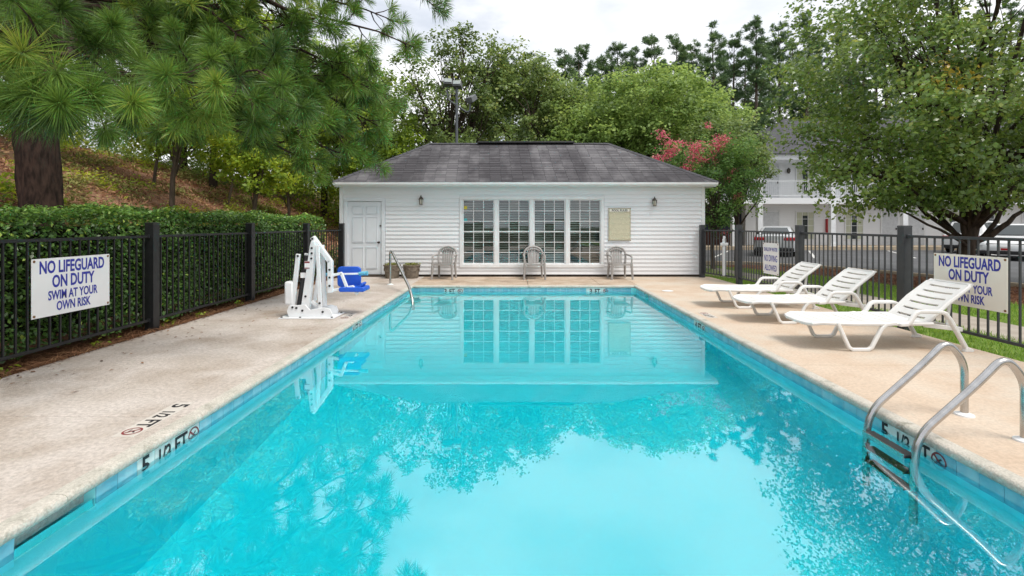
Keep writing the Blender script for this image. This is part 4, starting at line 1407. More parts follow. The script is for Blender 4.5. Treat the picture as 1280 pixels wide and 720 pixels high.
# ------------------------------------------------------------------ pool lift
pl = empty('pool_lift', (-3.15, 7.5, 0.002)); tag(pl, 'white pool access lift with a blue swivel seat bolted to the deck', 'pool lift')
W_ = 'lift_white'
MB().box(-0.42, 0.42, -0.24, 0.24, 0.0, 0.014).build('base_plate', W_, pl, bevel=0.004)
bs = MB()
for y in (-0.13, 0.13):
    bs.prism([(-0.30, 0.014), (0.34, 0.014), (0.36, 0.06), (0.33, 0.13), (0.24, 0.155), (0.02, 0.12), (-0.05, 0.20), (-0.30, 0.18), (-0.33, 0.10)], 'y', y - 0.012, y + 0.012)
bs.build('base_bracket', W_, pl, bevel=0.004)
MB().prism([(-0.145, 0.10), (-0.02, 0.10), (0.085, 1.10), (0.075, 1.17), (0.02, 1.17), (0.0, 1.10)], 'y', -0.10, 0.0).build('mast', W_, pl, bevel=0.01)
for (p, q, y, w) in [((-0.26, 0.13), (-0.165, 0.97), -0.11, 0.065), ((-0.21, 0.13), (-0.115, 0.97), 0.06, 0.05), ((0.165, 0.14), (0.125, 1.10), -0.10, 0.055), ((0.165, 0.14), (0.125, 1.10), 0.08, 0.055), ((0.02, 0.22), (0.10, 0.80), 0.04, 0.045), ((0.02, 0.24), (0.15, 0.12), -0.06, 0.05)]:
    MB().beam((p[0], y, p[1]), (q[0], y, q[1]), w, 0.04, (0, 1, 0)).build('strut', W_, pl, bevel=0.006)
MB().tube([(-0.19, -0.03, 0.16), (-0.07, -0.03, 0.94)], 0.038, 12).build('actuator', 'black_plastic', pl)
MB().box(-0.15, -0.07, -0.075, -0.068, 0.60, 0.68).build('actuator_label', 'sign_white', pl, smooth=False)
arm = MB()
for p, q in [((0.0, 1.225), (0.275, 0.84)), ((0.275, 0.86), (0.275, 0.36))]:
    arm.beam((p[0], 0.02, p[1]), (q[0], 0.02, q[1]), 0.075, 0.075, (0, 1, 0))
arm.build('lift_arm', W_, pl, bevel=0.008)
sf = MB()
for p, q in [((0.28, 0.62), (0.44, 0.66)), ((0.43, 0.66), (0.52, 0.43)), ((0.26, 0.385), (0.52, 0.43)), ((0.51, 0.43), (0.62, 0.45)), ((0.61, 0.45), (0.68, 0.33))]:
    sf.beam((p[0], 0.06, p[1]), (q[0], 0.06, q[1]), 0.042, 0.045, (0, 1, 0))
sf.build('seat_frame', W_, pl, bevel=0.005)
# shell seat: faces the water (+x); back seen side on
def rounded(w, h, r, n=5):
    out = []
    for cx, cy, a0 in ((w / 2 - r, h / 2 - r, 0), (-w / 2 + r, h / 2 - r, 90), (-w / 2 + r, -h / 2 + r, 180), (w / 2 - r, -h / 2 + r, 270)):
        for k in range(n + 1):
            a = R(a0 + 90 * k / n)
            out.append((cx + r * math.cos(a), cy + r * math.sin(a)))
    return out
sb = MB()
for i, (off, sc) in enumerate([(0.0, 1.0)]):
    sb.prism([(x + 0.465, z + 0.575) for x, z in rounded(0.38, 0.33, 0.06)], 'y', 0.30, 0.345)
seat_back = sb.build('seat_back', 'lift_blue', pl, bevel=0.012)
sp_ = MB().prism([(x + 0.60, z + 0.405) for x, z in rounded(0.40, 0.075, 0.03)], 'y', 0.02, 0.32).build('seat_pan', 'lift_blue', pl, bevel=0.012)
MB().beam((0.14, 0.20, 0.625), (0.66, 0.20, 0.635), 0.03, 0.03, (0, 1, 0)).build('armrest', W_, pl, bevel=0.006)
MB().tube([(0.66, 0.20, 0.635), (0.80, 0.20, 0.645)], [0.030, 0.036], 10).build('arm_pad', 'lift_cyan', pl)
MB().tube([(0.12, 0.20, 0.62), (0.20, 0.20, 0.625)], 0.028, 10).build('arm_pad', 'lift_cyan', pl)
MB().beam((0.70, 0.14, 0.42), (0.76, 0.14, 0.50), 0.035, 0.20, (0, 1, 0)).build('foot_rest', 'lift_blue', pl, bevel=0.006)
MB().box(-0.375, -0.235, -0.14, 0.02, 0.19, 0.55).build('battery_box', W_, pl, bevel=0.03)
MB().box(-0.075, 0.005, -0.1035, -0.1005, 0.74, 0.86).build('warning_label', 'sign_white', pl, smooth=False)
MB().box(-0.073, 0.003, -0.1055, -0.1036, 0.83, 0.855).build('label_red_band', 'print_red', pl, smooth=False)
MB().box(-0.073, 0.003, -0.1055, -0.1036, 0.745, 0.76).build('label_red_band', 'print_red', pl, smooth=False)
bolt = MB().lathe([(0.017, 0), (0.017, 0.010), (0.008, 0.014)], n=8).build('bolt', 'black_plastic', pl)
bm_ = bolt.data
pos = [(0.035, 1.06, -0.101), (0.035, 0.98, -0.101), (0.03, 0.90, -0.101), (-0.06, 0.32, -0.101), (0.165, 0.22, -0.121), (-0.24, 0.16, -0.143), (-0.18, 0.15, -0.143), (-0.09, 0.11, -0.143), (0.22, 0.09, -0.143), (-0.165, 0.94, -0.131), (0.275, 0.72, -0.018), (0.275, 0.60, -0.018), (0.275, 0.47, -0.018), (0.01, 1.20, -0.018)]
for i, (x, z, y) in enumerate(pos):
    b = bolt if i == 0 else inst(bm_, 'bolt', pl)
    b.matrix_local = Matrix.Translation((x, y, z)) @ Matrix.Rotation(R(90), 4, 'X')
for x in (-0.38, -0.1, 0.38):
    for y in (-0.20, 0.20):
        inst(bm_, 'bolt', pl, (x, y, 0.014))

# ------------------------------------------------------------------ floodlight pole behind the house
fp = empty('floodlight_pole', (-2.30, 19.0, -0.12)); tag(fp, 'grey pole with three floodlights rising behind the pool house roof', 'light pole')
MB().tube([(0, 0, 0), (0, 0, 6.95)], [0.070, 0.052], 12).build('pole', 'pole_grey', fp)
MB().tube(arc_path([(-0.36, -0.1, 6.80), (-0.34, -0.08, 6.43), (0.38, 0.1, 5.97), (0.50, 0.1, 6.01), (0.52, 0.1, 6.30)], 0.1), 0.035, 8).build('bracket_arm', 'pole_grey', fp)
def flood(x, y, z, rz, tilt):
    h = MB().prism([(-0.17, -0.11), (-0.13, 0.10), (0.13, 0.10), (0.17, -0.11)], 'x', -0.17, 0.17).build('floodlight', 'flood_case', fp, bevel=0.012)
    h.matrix_local = Matrix.Translation((x, y, z)) @ Matrix.Rotation(rz, 4, 'Z') @ Matrix.Rotation(tilt, 4, 'X')
    gl = MB().box(-0.145, 0.145, -0.185, -0.17, -0.08, 0.08).build('lens', 'flood_glass', h, bevel=0.004)
    gl.rotation_euler = (R(-8), 0, 0)
flood(-0.34, -0.1, 7.07, R(10), R(-10)); flood(0.03, 0, 7.02, R(-5), R(-10)); flood(0.56, 0.1, 6.50, R(140), R(-35))

# ------------------------------------------------------------------ motel across the lot
MOT_Y, COLY = 30.0, 28.6
motel = empty('motel', (0, 0, 0)); tag(motel, 'two storey white motel with columns and balcony across the parking lot', 'building')
MX0, MX1 = 14.3, 46.0
mw = MB()
mw.box(MX0, MX1, MOT_Y, MOT_Y + 7.0, 0.05, 5.3)
mw.build('wall', 'motel_white', motel, smooth=False)
MB().box(8.6, MX1 + 0.4, 28.35, 37.4, -0.12, 0.12).build('walkway', 'kerb', motel, bevel=0.02)
MB().box(MX0 - 0.1, MX1, 28.5, MOT_Y - 0.002, 2.62, 2.98).build('balcony_slab', 'motel_white', motel, smooth=False)
MB().box(MX0 - 0.3, MX1 + 0.3, 28.3, 37.2, 5.20, 5.52).build('fascia', 'motel_white', motel, smooth=False)
# hipped roof
mr = MB()
a, b, c_, d_ = (MX0 - 0.6, 28.1, 5.53), (MX1 + 0.6, 28.1, 5.53), (MX1 + 0.6, 37.5, 5.53), (MX0 - 0.6, 37.5, 5.53)
e, f = (MX0 + 3.9, 32.8, 8.55), (MX1 - 3.9, 32.8, 8.55)
mr.add([a, b, c_, d_, e, f], [(0, 1, 5, 4), (2, 3, 4, 5), (3, 0, 4), (1, 2, 5), (0, 3, 2, 1)])
mr.build('roof', 'motel_roof', motel, smooth=False)
for x in (14.45, 18.75, 23.0, 27.3, 31.6, 35.9):
    cc = MB().box(x - 0.14, x + 0.14, COLY - 0.14, COLY + 0.14, 0.12, 2.62).box(x - 0.12, x + 0.12, COLY - 0.12, COLY + 0.12, 2.98, 5.2)
    cc.box(x - 0.18, x + 0.18, COLY - 0.18, COLY + 0.18, 0.12, 0.28)
    cc.build('column', 'trim_white', motel, smooth=False)
# balcony rail: top and bottom rails with thin white balusters between columns
cx = [14.45, 18.75, 23.0, 27.3, 31.6, 35.9]
for xa, xb in zip(cx[:-1], cx[1:]):
    rl = MB()
    rl.box(xa + 0.13, xb - 0.13, COLY - 0.02, COLY + 0.02, 3.95, 4.0); rl.box(xa + 0.13, xb - 0.13, COLY - 0.02, COLY + 0.02, 3.08, 3.12)
    k = xa + 0.2
    while k < xb - 0.15:
        rl.box(k - 0.01, k + 0.01, COLY - 0.01, COLY + 0.01, 3.121, 3.949); k += 0.12
    o = rl.build('balcony_railing', 'trim_white', motel, smooth=False)
def mdoor(x0, x1, z):
    d = MB().box(x0, x1, MOT_Y - 0.04, MOT_Y - 0.002, z, z + 2.05).build('door', 'motel_door', motel, smooth=False)
    f = MB().box(x0 - 0.08, x0 - 0.001, MOT_Y - 0.06, MOT_Y - 0.002, z, z + 2.13).box(x1 + 0.001, x1 + 0.08, MOT_Y - 0.06, MOT_Y - 0.002, z, z + 2.13).box(x0 - 0.08, x1 + 0.08, MOT_Y - 0.06, MOT_Y - 0.002, z + 2.131, z + 2.21)
    f.build('frame', 'trim_white', d, smooth=False)
    MB().box(x1 - 0.12, x1 - 0.06, MOT_Y - 0.08, MOT_Y - 0.041, z + 0.95, z + 1.07).build('handle', 'brass_dark', d, smooth=False)
def mwin(x0, x1, z0, z1, lit):
    w = MB().box(x0, x1, MOT_Y - 0.03, MOT_Y - 0.002, z0, z1).build('window', lit, motel, smooth=False)
    f = MB()
    for (p, q, r_, s) in [(x0 - 0.07, x0, z0 - 0.07, z1 + 0.07), (x1, x1 + 0.07, z0 - 0.07, z1 + 0.07), (x0, x1, z0 - 0.07, z0), (x0, x1, z1, z1 + 0.07)]:
        f.box(p, q, MOT_Y - 0.06, MOT_Y - 0.003, r_, s)
    n = 3
    for k in range(1, n): 
        xm = x0 + (x1 - x0) * k / n
        f.box(xm - 0.014, xm + 0.014, MOT_Y - 0.05, MOT_Y - 0.031, z0, z1)
    for k in range(1, 4):
        zm = z0 + (z1 - z0) * k / 4
        f.box(x0, x1, MOT_Y - 0.048, MOT_Y - 0.0305, zm - 0.014, zm + 0.014)
    f.build('frame', 'trim_white', w, smooth=False)
    if lit == 'curtain':
        MB().box(x0 + (x1 - x0) * 0.36, x0 + (x1 - x0) * 0.66, MOT_Y - 0.0302, MOT_Y - 0.03015, z0, z1 - 0.2).build('pane', 'motel_glass', w, smooth=False)
for k in range(7):
    xb = 15.4 + k * 4.3 * (1.0 if k == 0 else 1.0)
for x in (15.40, 22.75, 24.4, 31.5, 33.1):
    mdoor(x, x + 0.95, 0.12); mdoor(x, x + 0.95, 2.985)
for x, l in ((17.45, 'curtain'), (20.50, 'curtain'), (26.6, 'curtain'), (29.0, 'curtain'), (35.0, 'curtain')):
    mwin(x, x + 1.05, 0.50, 2.15, l); mwin(x, x + 1.05, 3.40, 5.0, l)
MB().box(19.25, 19.5, MOT_Y - 0.2, MOT_Y - 0.002, 0.9, 1.75).build('extinguisher_cabinet', 'sign_red', motel, bevel=0.02)
MB().box(24.0, 24.25, MOT_Y - 0.03, MOT_Y - 0.002, 1.5, 1.8).build('room_plaque', 'lift_blue', motel, smooth=False)
MB().lathe([(0.05, 0), (0.11, 0.12), (0.10, 0.26), (0.03, 0.34)], (16.9, MOT_Y - 0.14, 4.55), 8).build('wall_lamp', 'bronze', motel)
# open stair wing with dark breezeway
wing = empty('stair_wing', (0, 0, 0)); tag(wing, 'white stair wing with dark blue breezeway joining the motel', 'building')
MB().box(8.8, 14.28, 30.5, 37.0, 0.121, 5.1).build('rear_wall', 'motel_navy', wing, smooth=False)
MB().box(8.8, 14.28, 30.3, 30.49, 0.121, 0.95).build('low_brick_wall', 'motel_brick', wing, smooth=False)
MB().box(8.8, 14.19, 28.6, 30.29, 2.62, 2.98).build('landing', 'motel_white', wing, smooth=False)
MB().box(8.8, 14.15, 30.29, 30.48, 2.99, 5.1).build('upper_wall', 'motel_white', wing, smooth=False)
for x in (9.0, 12.95):
    MB().box(x - 0.16, x + 0.16, COLY - 0.14, COLY + 0.14, 0.121, 2.62).box(x - 0.12, x + 0.12, COLY - 0.12, COLY + 0.12, 2.98, 5.1).build('column', 'trim_white', wing, smooth=False)
rl = MB(); rl.box(9.17, 14.14, COLY - 0.03, COLY + 0.03, 3.95, 4.0); rl.box(9.17, 14.14, COLY - 0.03, COLY + 0.03, 3.06, 3.1)
k = 9.25
while k < 14.1:
    rl.box(k - 0.014, k + 0.014, COLY - 0.014, COLY + 0.014, 3.101, 3.949); k += 0.13
rl.build('railing', 'railing_black', wing, smooth=False)
wr = MB(); wr.add([(8.4, 28.2, 5.1), (14.2, 28.2, 5.1), (14.2, 37, 5.1), (8.4, 37, 5.1), (8.4, 28.2, 5.4), (14.2, 28.2, 5.4), (14.2, 37, 6.4), (8.4, 37, 6.4)], [(0, 3, 2, 1), (4, 5, 6, 7), (0, 1, 5, 4), (1, 2, 6, 5), (2, 3, 7, 6), (3, 0, 4, 7)])
wr.build('roof', 'motel_roof', wing, smooth=False)

# ------------------------------------------------------------------ cars
def car(label, loc, rz, paint, front_plate=False, suv=0.0):
    """sedan; forward is local +y, lofted body with separate glass, lamps, wheels"""
    r = empty('parked_car', loc, rz); tag(r, label, 'car', 'cars parked in the lot')
    L, W = 4.75, 0.905
    # stations: y, sill z, bumper/side half width, belt z (bonnet or boot height)
    st = [(-2.36, 0.42, 0.70, 0.80), (-2.33, 0.30, 0.80, 0.95), (-2.10, 0.24, 0.885, 1.04), (-1.5, 0.22, W, 1.04 + suv * 0.1), (-0.6, 0.20, W + 0.01, 0.98 + suv * 0.1), (0.4, 0.20, W + 0.01, 0.95 + suv * 0.1), (1.1, 0.22, W, 0.94 + suv * 0.1), (1.8, 0.24, 0.88, 0.84 + suv * 0.15), (2.2, 0.28, 0.80, 0.72 + suv * 0.2), (2.36, 0.36, 0.62, 0.58 + suv * 0.2)]
    b = MB()
    sec = []
    for y, z0, w, zb in st:
        sec.append([(w * 0.90, z0), (w * 0.985, z0 + 0.10), (w, z0 + (zb - z0) * 0.45), (w * 0.985, z0 + (zb - z0) * 0.72), (w * 0.93, zb - 0.035), (w * 0.82, zb), (w * 0.4, zb + 0.018), (0, zb + 0.022)])
    ring = []
    for (y, *_), s in zip(st, sec):
        ring.append([(x, y, z) for x, z in s] + [(-x, y, z) for x, z in s[::-1][1:]])
    n = len(ring[0])
    for q in ring: b.v += q
    for i in range(len(ring) - 1):
        for k in range(n - 1):
            p = i * n + k
            b.f.append((p, p + 1, p + n + 1, p + n))
        b.f.append((i * n, i * n + n, i * n + 2 * n - 1, i * n + n - 1))
    b.f.append(tuple(range(n))); b.f.append(tuple(range((len(ring) - 1) * n, len(ring) * n))[::-1])
    body = b.build('body', paint, r, ang=45)
    # greenhouse
    zr = 1.43 + suv * 0.28
    g = MB()
    yb = -2.0 - suv * 0.15 if suv else -1.78
    gs = [(yb, 1.02, 0.72, 1.02), (-1.05 - suv * 0.75, zr - 0.05, 0.60, zr - 0.02), (-0.5, zr, 0.60, zr), (0.25, zr - 0.02, 0.59, zr - 0.02), (1.15, 0.95 + suv * 0.1, 0.70, 0.95 + suv * 0.1)]
    pts = []
    for y, z, w, _ in gs:
        pts.append([(w + 0.06, y, min(z, 0.98 + suv * 0.1)), (w, y, z - 0.03 if z > 1.1 else z), (w * 0.7, y, z), (-w * 0.7, y, z), (-w, y, z - 0.03 if z > 1.1 else z), (-w - 0.06, y, min(z, 0.98 + suv * 0.1))])
    for i, q in enumerate(pts):
        q[0] = (0.83 if 0 < i < 4 else q[0][0], q[0][1], q[0][2]); q[5] = (-q[0][0], q[5][1], q[5][2])
        g.v += q
    for i in range(4):
        for k in range(5):
            p = i * 6 + k
            g.f.append((p, p + 1, p + 7, p + 6))
    cab = g.build('cabin', paint, r, ang=50)
    def glass(name, q):
        MB().add(q, [(0, 1, 2, 3)]).build(name, 'car_glass', r, smooth=False)
    def lerp(a, b, t): return tuple(a[i] + (b[i] - a[i]) * t for i in range(3))
    def pane(name, a, b_, c, d, out):
        m = []
        for p, q, s in ((a, c, 0.09), (b_, d, 0.09), (c, a, 0.09), (d, b_, 0.09)):
            v = Vector(lerp(p, q, s)) + Vector(out)
            m.append(tuple(v))
        glass(name, m)
    pane('rear_window', pts[0][1], pts[0][4], pts[1][4], pts[1][1], (0, -0.035, 0.035))
    pane('windscreen', pts[4][1], pts[4][4], pts[3][4], pts[3][1], (0, 0.035, 0.035))
    for s, i0, i1 in ((0.012, 0, 1), (-0.012, 5, 4)):
        pane('side_window', pts[1][i0], pts[2][i0], pts[2][i1], pts[1][i1], (s, 0, 0)); pane('side_window', pts[2][i0], pts[3][i0], pts[3][i1], pts[2][i1], (s, 0, 0))
    for sx in (-1, 1):
        MB().prism([(-2.39, 0.76), (-2.16, 0.80), (-2.16, 0.93), (-2.37, 0.90)], 'x', min(sx * 0.38, sx * 0.845), max(sx * 0.38, sx * 0.845)).build('tail_lamp', 'tail_red', r, bevel=0.02)
        MB().prism([(2.30, 0.55 + suv * 0.15), (2.02, 0.62 + suv * 0.15), (1.95, 0.72 + suv * 0.18), (2.27, 0.66 + suv * 0.16)], 'x', min(sx * 0.42, sx * 0.80), max(sx * 0.42, sx * 0.80)).build('headlight', 'head_lamp', r, bevel=0.02)
        MB().box(min(sx * 0.90, sx * 1.06), max(sx * 0.90, sx * 1.06), 0.72, 0.86, 0.96 + suv * 0.1, 1.10 + suv * 0.1).build('mirror', paint if suv else 'car_dark', r, bevel=0.03)
        for y in (-1.42, 1.40):
            w = MB(); w.lathe([(0.20, -0.11), (0.31, -0.11), (0.335, -0.08), (0.335, 0.08), (0.31, 0.11), (0.20, 0.11)], n=24)
            t = w.build('wheel', 'rubber', r); t.matrix_local = Matrix.Translation((sx * 0.815, y, 0.335)) @ Matrix.Rotation(R(90), 4, 'Y')
            rm = MB().lathe([(0.205, -0.100), (0.19, -0.115), (0.05, -0.09), (0.05, 0.09), (0.19, 0.115), (0.205, 0.10)], n=20).build('rim', 'steel', t)
    MB().box(-0.80, 0.80, -2.41, -2.20, 0.27, 0.44).build('bumper', 'car_dark', r, bevel=0.04)
    MB().box(-0.78, 0.78, 2.16, 2.38, 0.26, 0.42).build('bumper', 'car_dark', r, bevel=0.04)
    MB().box(-0.58, 0.58, 2.26, 2.345, 0.585 + suv * 0.14, 0.655 + suv * 0.15).build('grille', 'car_dark', r, bevel=0.02)
    MB().box(-0.155, 0.155, -2.425, -2.37, 0.60, 0.75).build('number_plate', 'plate', r, bevel=0.005)
    if front_plate:
        q = MB().box(-0.155, 0.155, 2.37, 2.405, 0.43, 0.59).build('number_plate', 'plate', r, bevel=0.005)
        MB().box(-0.13, 0.13, 2.406, 2.409, 0.44, 0.52).build('plate_band', 'tail_red', q, smooth=False)
    return r
car('silver sedan seen from behind parked before the motel door', (13.3, 24.5, -0.10), -math.atan2(4, 6.5), 'car_silver')
car('white sedan with a red and white front plate facing the pool fence', (22.1, 21.6, -0.10), math.atan2(0.75, -0.66) , 'car_white', True, 0.4)
car('white car parked close to the motel wall behind the spreading tree', (25.2, 26.2, -0.10), R(-60), 'car_white', False, 1.0)

# ------------------------------------------------------------------ vegetation
def curve_limb(p, q, rng, sag=0.12, n=6):
    p, q = np.array(p, float), np.array(q, float)
    L = np.linalg.norm(q - p)
    off = rng.normal(size=3) * L * 0.07
    up = np.array([0, 0, L * sag])
    out = []
    for k in range(n + 1):
        t = k / n
        w = math.sin(math.pi * t)
        out.append(tuple(p + (q - p) * t + (off + up) * w + rng.normal(size=3) * L * 0.012 * (0 < k < n)))
    return out


def tree(name, label, base, trunk_top, trunk_r, crowns, n_clump, per, leaf, kind, seed, bark='bark_grey', cat='tree', group=None, shell=0.45,
         clump_r=0.5, limbs=14, up=0.5, zmin=None, flat=0.75, accents=None, twigs=3, tint_bias=0.0):
    """broadleaf tree: tapered trunk, limbs that reach the leaf clumps, crown of leaf-sized faces"""
    rng = np.random.default_rng(seed)
    r = empty(name, base)
    tag(r, label, cat, group)
    base = np.array(base, float)
    tt = np.array(trunk_top, float) - base
    tr = MB()
    fl = [(0, 0, -0.15), (0, 0, 0.12), tuple(tt * 0.35 + rng.normal(size=3) * 0.05), tuple(tt * 0.7 + rng.normal(size=3) * 0.08), tuple(tt)]
    tr.tube(fl, [trunk_r * 1.5, trunk_r * 1.08, trunk_r * 0.92, trunk_r * 0.75, trunk_r * 0.5], 10)
    # clump centres
    w = np.array([c[3] * c[4] * c[5] for c in crowns]) ** (2 / 3); w /= w.sum()
    idx = rng.choice(len(crowns), n_clump, p=w)
    d = unit(rng.normal(size=(n_clump, 3)))
    rad = shell + (1 - shell) * rng.uniform(0, 1, n_clump) ** 0.6
    cr = np.array(crowns)[idx]
    cc = cr[:, :3] - base + d * rad[:, None] * cr[:, 3:6]
    if zmin is not None:
        keep = cc[:, 2] + base[2] > zmin
        cc, d, rad = cc[keep], d[keep], rad[keep]
    # limbs
    lb = MB()
    pick = rng.choice(len(cc), min(limbs, len(cc)), replace=False)
    for i in pick:
        t = rng.uniform(0.35, 1.0)
        s = tt * t
        path = curve_limb(s, cc[i] * 0.98, rng, 0.10)
        rr = min(trunk_r * 0.36, 0.055 + trunk_r * 0.05)
        lb.tube(path, [rr * (1 - 0.86 * k / 6) for k in range(7)], 6, cap=False)
        # side twigs to neighbouring clumps
        dist = np.linalg.norm(cc - cc[i], axis=1)
        for j in np.argsort(dist)[1:1 + twigs]:
            k0 = path[rng.integers(2, 5)]
            pth = curve_limb(k0, cc[j], rng, 0.05, 4)
            lb.tube(pth, [rr * 0.34 * (1 - 0.8 * k / 4) for k in range(5)], 4, cap=False)
    t_o = tr.build('trunk', bark, r)
    lb.build('limbs', bark, t_o)
    # leaves
    n = len(cc)
    cs = clump_r * rng.uniform(0.6, 1.35, n)
    c = np.repeat(cc, per, 0)
    o = unit(rng.normal(size=(n * per, 3))) * (rng.uniform(0, 1, (n * per, 1)) ** 0.5)
    o[:, 2] *= flat
    c = c + o * np.repeat(cs, per)[:, None]
    out = np.repeat(d, per, 0)
    q = leaf_quads(c, leaf, rng, up, 0.66, out, 0.7)
    tb = np.repeat(rng.normal(0.45 + tint_bias, 0.14, n), per)
    tint = np.clip(tb + rng.normal(0, 0.16, n * per), 0, 0.95)
    if accents:
        for (x, y, z, rr, val) in accents:
            m = np.linalg.norm(c + base - np.array([x, y, z]), axis=1) < rr * rng.uniform(0.3, 1.0, len(c))
            tint[m] = val
    co = np_mesh('crown', q.reshape(-1, 3), 4, LEAF[kind], r, tint)
    return r


def needles(c, axis, L, n, width, rng, spread=(0.12, 1.55)):
    """bursts of needles: c, axis (m,3); n needles each"""
    m = len(c)
    ax = np.repeat(unit(axis), n, 0)
    cc = np.repeat(c, n, 0)
    LL = np.repeat(np.broadcast_to(np.asarray(L, float), (m,)), n)[:, None]
    th = rng.uniform(spread[0], spread[1], (m * n, 1)) 
    rnd = rng.normal(size=(m * n, 3))
    perp = unit(rnd - ax * (rnd * ax).sum(1, keepdims=True))
    dr = ax * np.cos(th) + perp * np.sin(th)
    o = cc - ax * LL * rng.uniform(0, 0.30, (m * n, 1))
    ln = LL * rng.uniform(0.72, 1.05, (m * n, 1))
    mid = o + dr * ln * 0.55
    tip = o + dr * ln + np.array([0, 0, -1.0]) * ln * 0.10
    sd = unit(np.cross(dr, rng.normal(size=(m * n, 3)))) * width * 0.5
    return np.stack([o - sd * 0.6, mid - sd, tip, mid + sd], 1)


# --- hedge behind the left fence
def hedge():
    rng = np.random.default_rng(21)
    r = empty('hedge', (-5.6, 5.0, -0.05)); tag(r, 'dense clipped evergreen hedge growing behind the black fence', 'hedge')
    x0, x1, y0, y1, z1 = -5.98, -5.10, -3.0, 12.9, 1.60
    L = y1 - y0
    def surf(n, face):
        y = rng.uniform(y0, y1, n)
        wob = 0.05 * np.sin(y * 2.1) + 0.04 * np.sin(y * 5.3 + 1)
        if face == 'front':
            z = rng.uniform(0.05, z1, n)
            x = x1 + wob * 0.8 - np.abs(rng.normal(0, 0.085, n)) + 0.03 - 0.10 * np.maximum(0, z - 1.35) / 0.25
            out = np.tile([1.0, 0, 0.2], (n, 1))
        elif face == 'top':
            x = rng.uniform(x0, x1, n)
            z = z1 + wob * 0.7 + 0.03 * np.sin(x * 9 + y * 3) - np.abs(rng.normal(0, 0.055, n)) + rng.exponential(0.012, n)
            out = np.tile([0, 0, 1.0], (n, 1))
        else:
            z = rng.uniform(0.05, z1, n); x = x0 + np.abs(rng.normal(0, 0.08, n))
            out = np.tile([-1.0, 0, 0.2], (n, 1))
        return np.stack([x, y, z], 1), out
    parts = [surf(52000, 'front'), surf(26000, 'top'), surf(8000, 'back')]
    c = np.concatenate([p[0] for p in parts]); out = np.concatenate([p[1] for p in parts])
    base = np.array([-5.6, 5.0, -0.05])
    size = np.where(c[:, 1:2] < 6, 0.055, 0.06)
    q = leaf_quads(c - base, size, rng, 0.15, 0.55, out, 0.9)
    top_light = np.clip((c[:, 2] - 1.35) / 0.3, 0, 1)  # light falling on the hedge top, painted in as a paler leaf tint
    tint = 0.36 + 0.26 * top_light + rng.normal(0, 0.17, len(c))
    sp = rng.uniform(0, 1, len(c)) < 0.02
    tint[sp] = 0.98
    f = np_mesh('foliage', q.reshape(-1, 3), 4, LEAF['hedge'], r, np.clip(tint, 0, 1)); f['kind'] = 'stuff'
    core = MB().box(x0 + 0.22 + 5.6, x1 - 0.24 + 5.6, y0 - 5 + 0.2, y1 - 5 - 0.2, 0.25, z1 - 0.15)
    core.build('inner_twigs', mat('hedge_core', (0.008, 0.012, 0.005), (0.02, 0.016, 0.01), 0.95, 20, 1.0, 30), r, smooth=False)
    for k in range(26):
        y = y0 + 0.3 + k * L / 26
        s = MB().tube([(rng.normal(0, 0.08), y - 5, -0.05), (rng.normal(0, 0.1), y - 5 + rng.normal(0, 0.1), 0.35), (0.1, y - 5 + rng.normal(0, 0.15), 0.9)], [0.02, 0.016, 0.008], 5)
        s.build('stem', 'twig', r)
hedge()

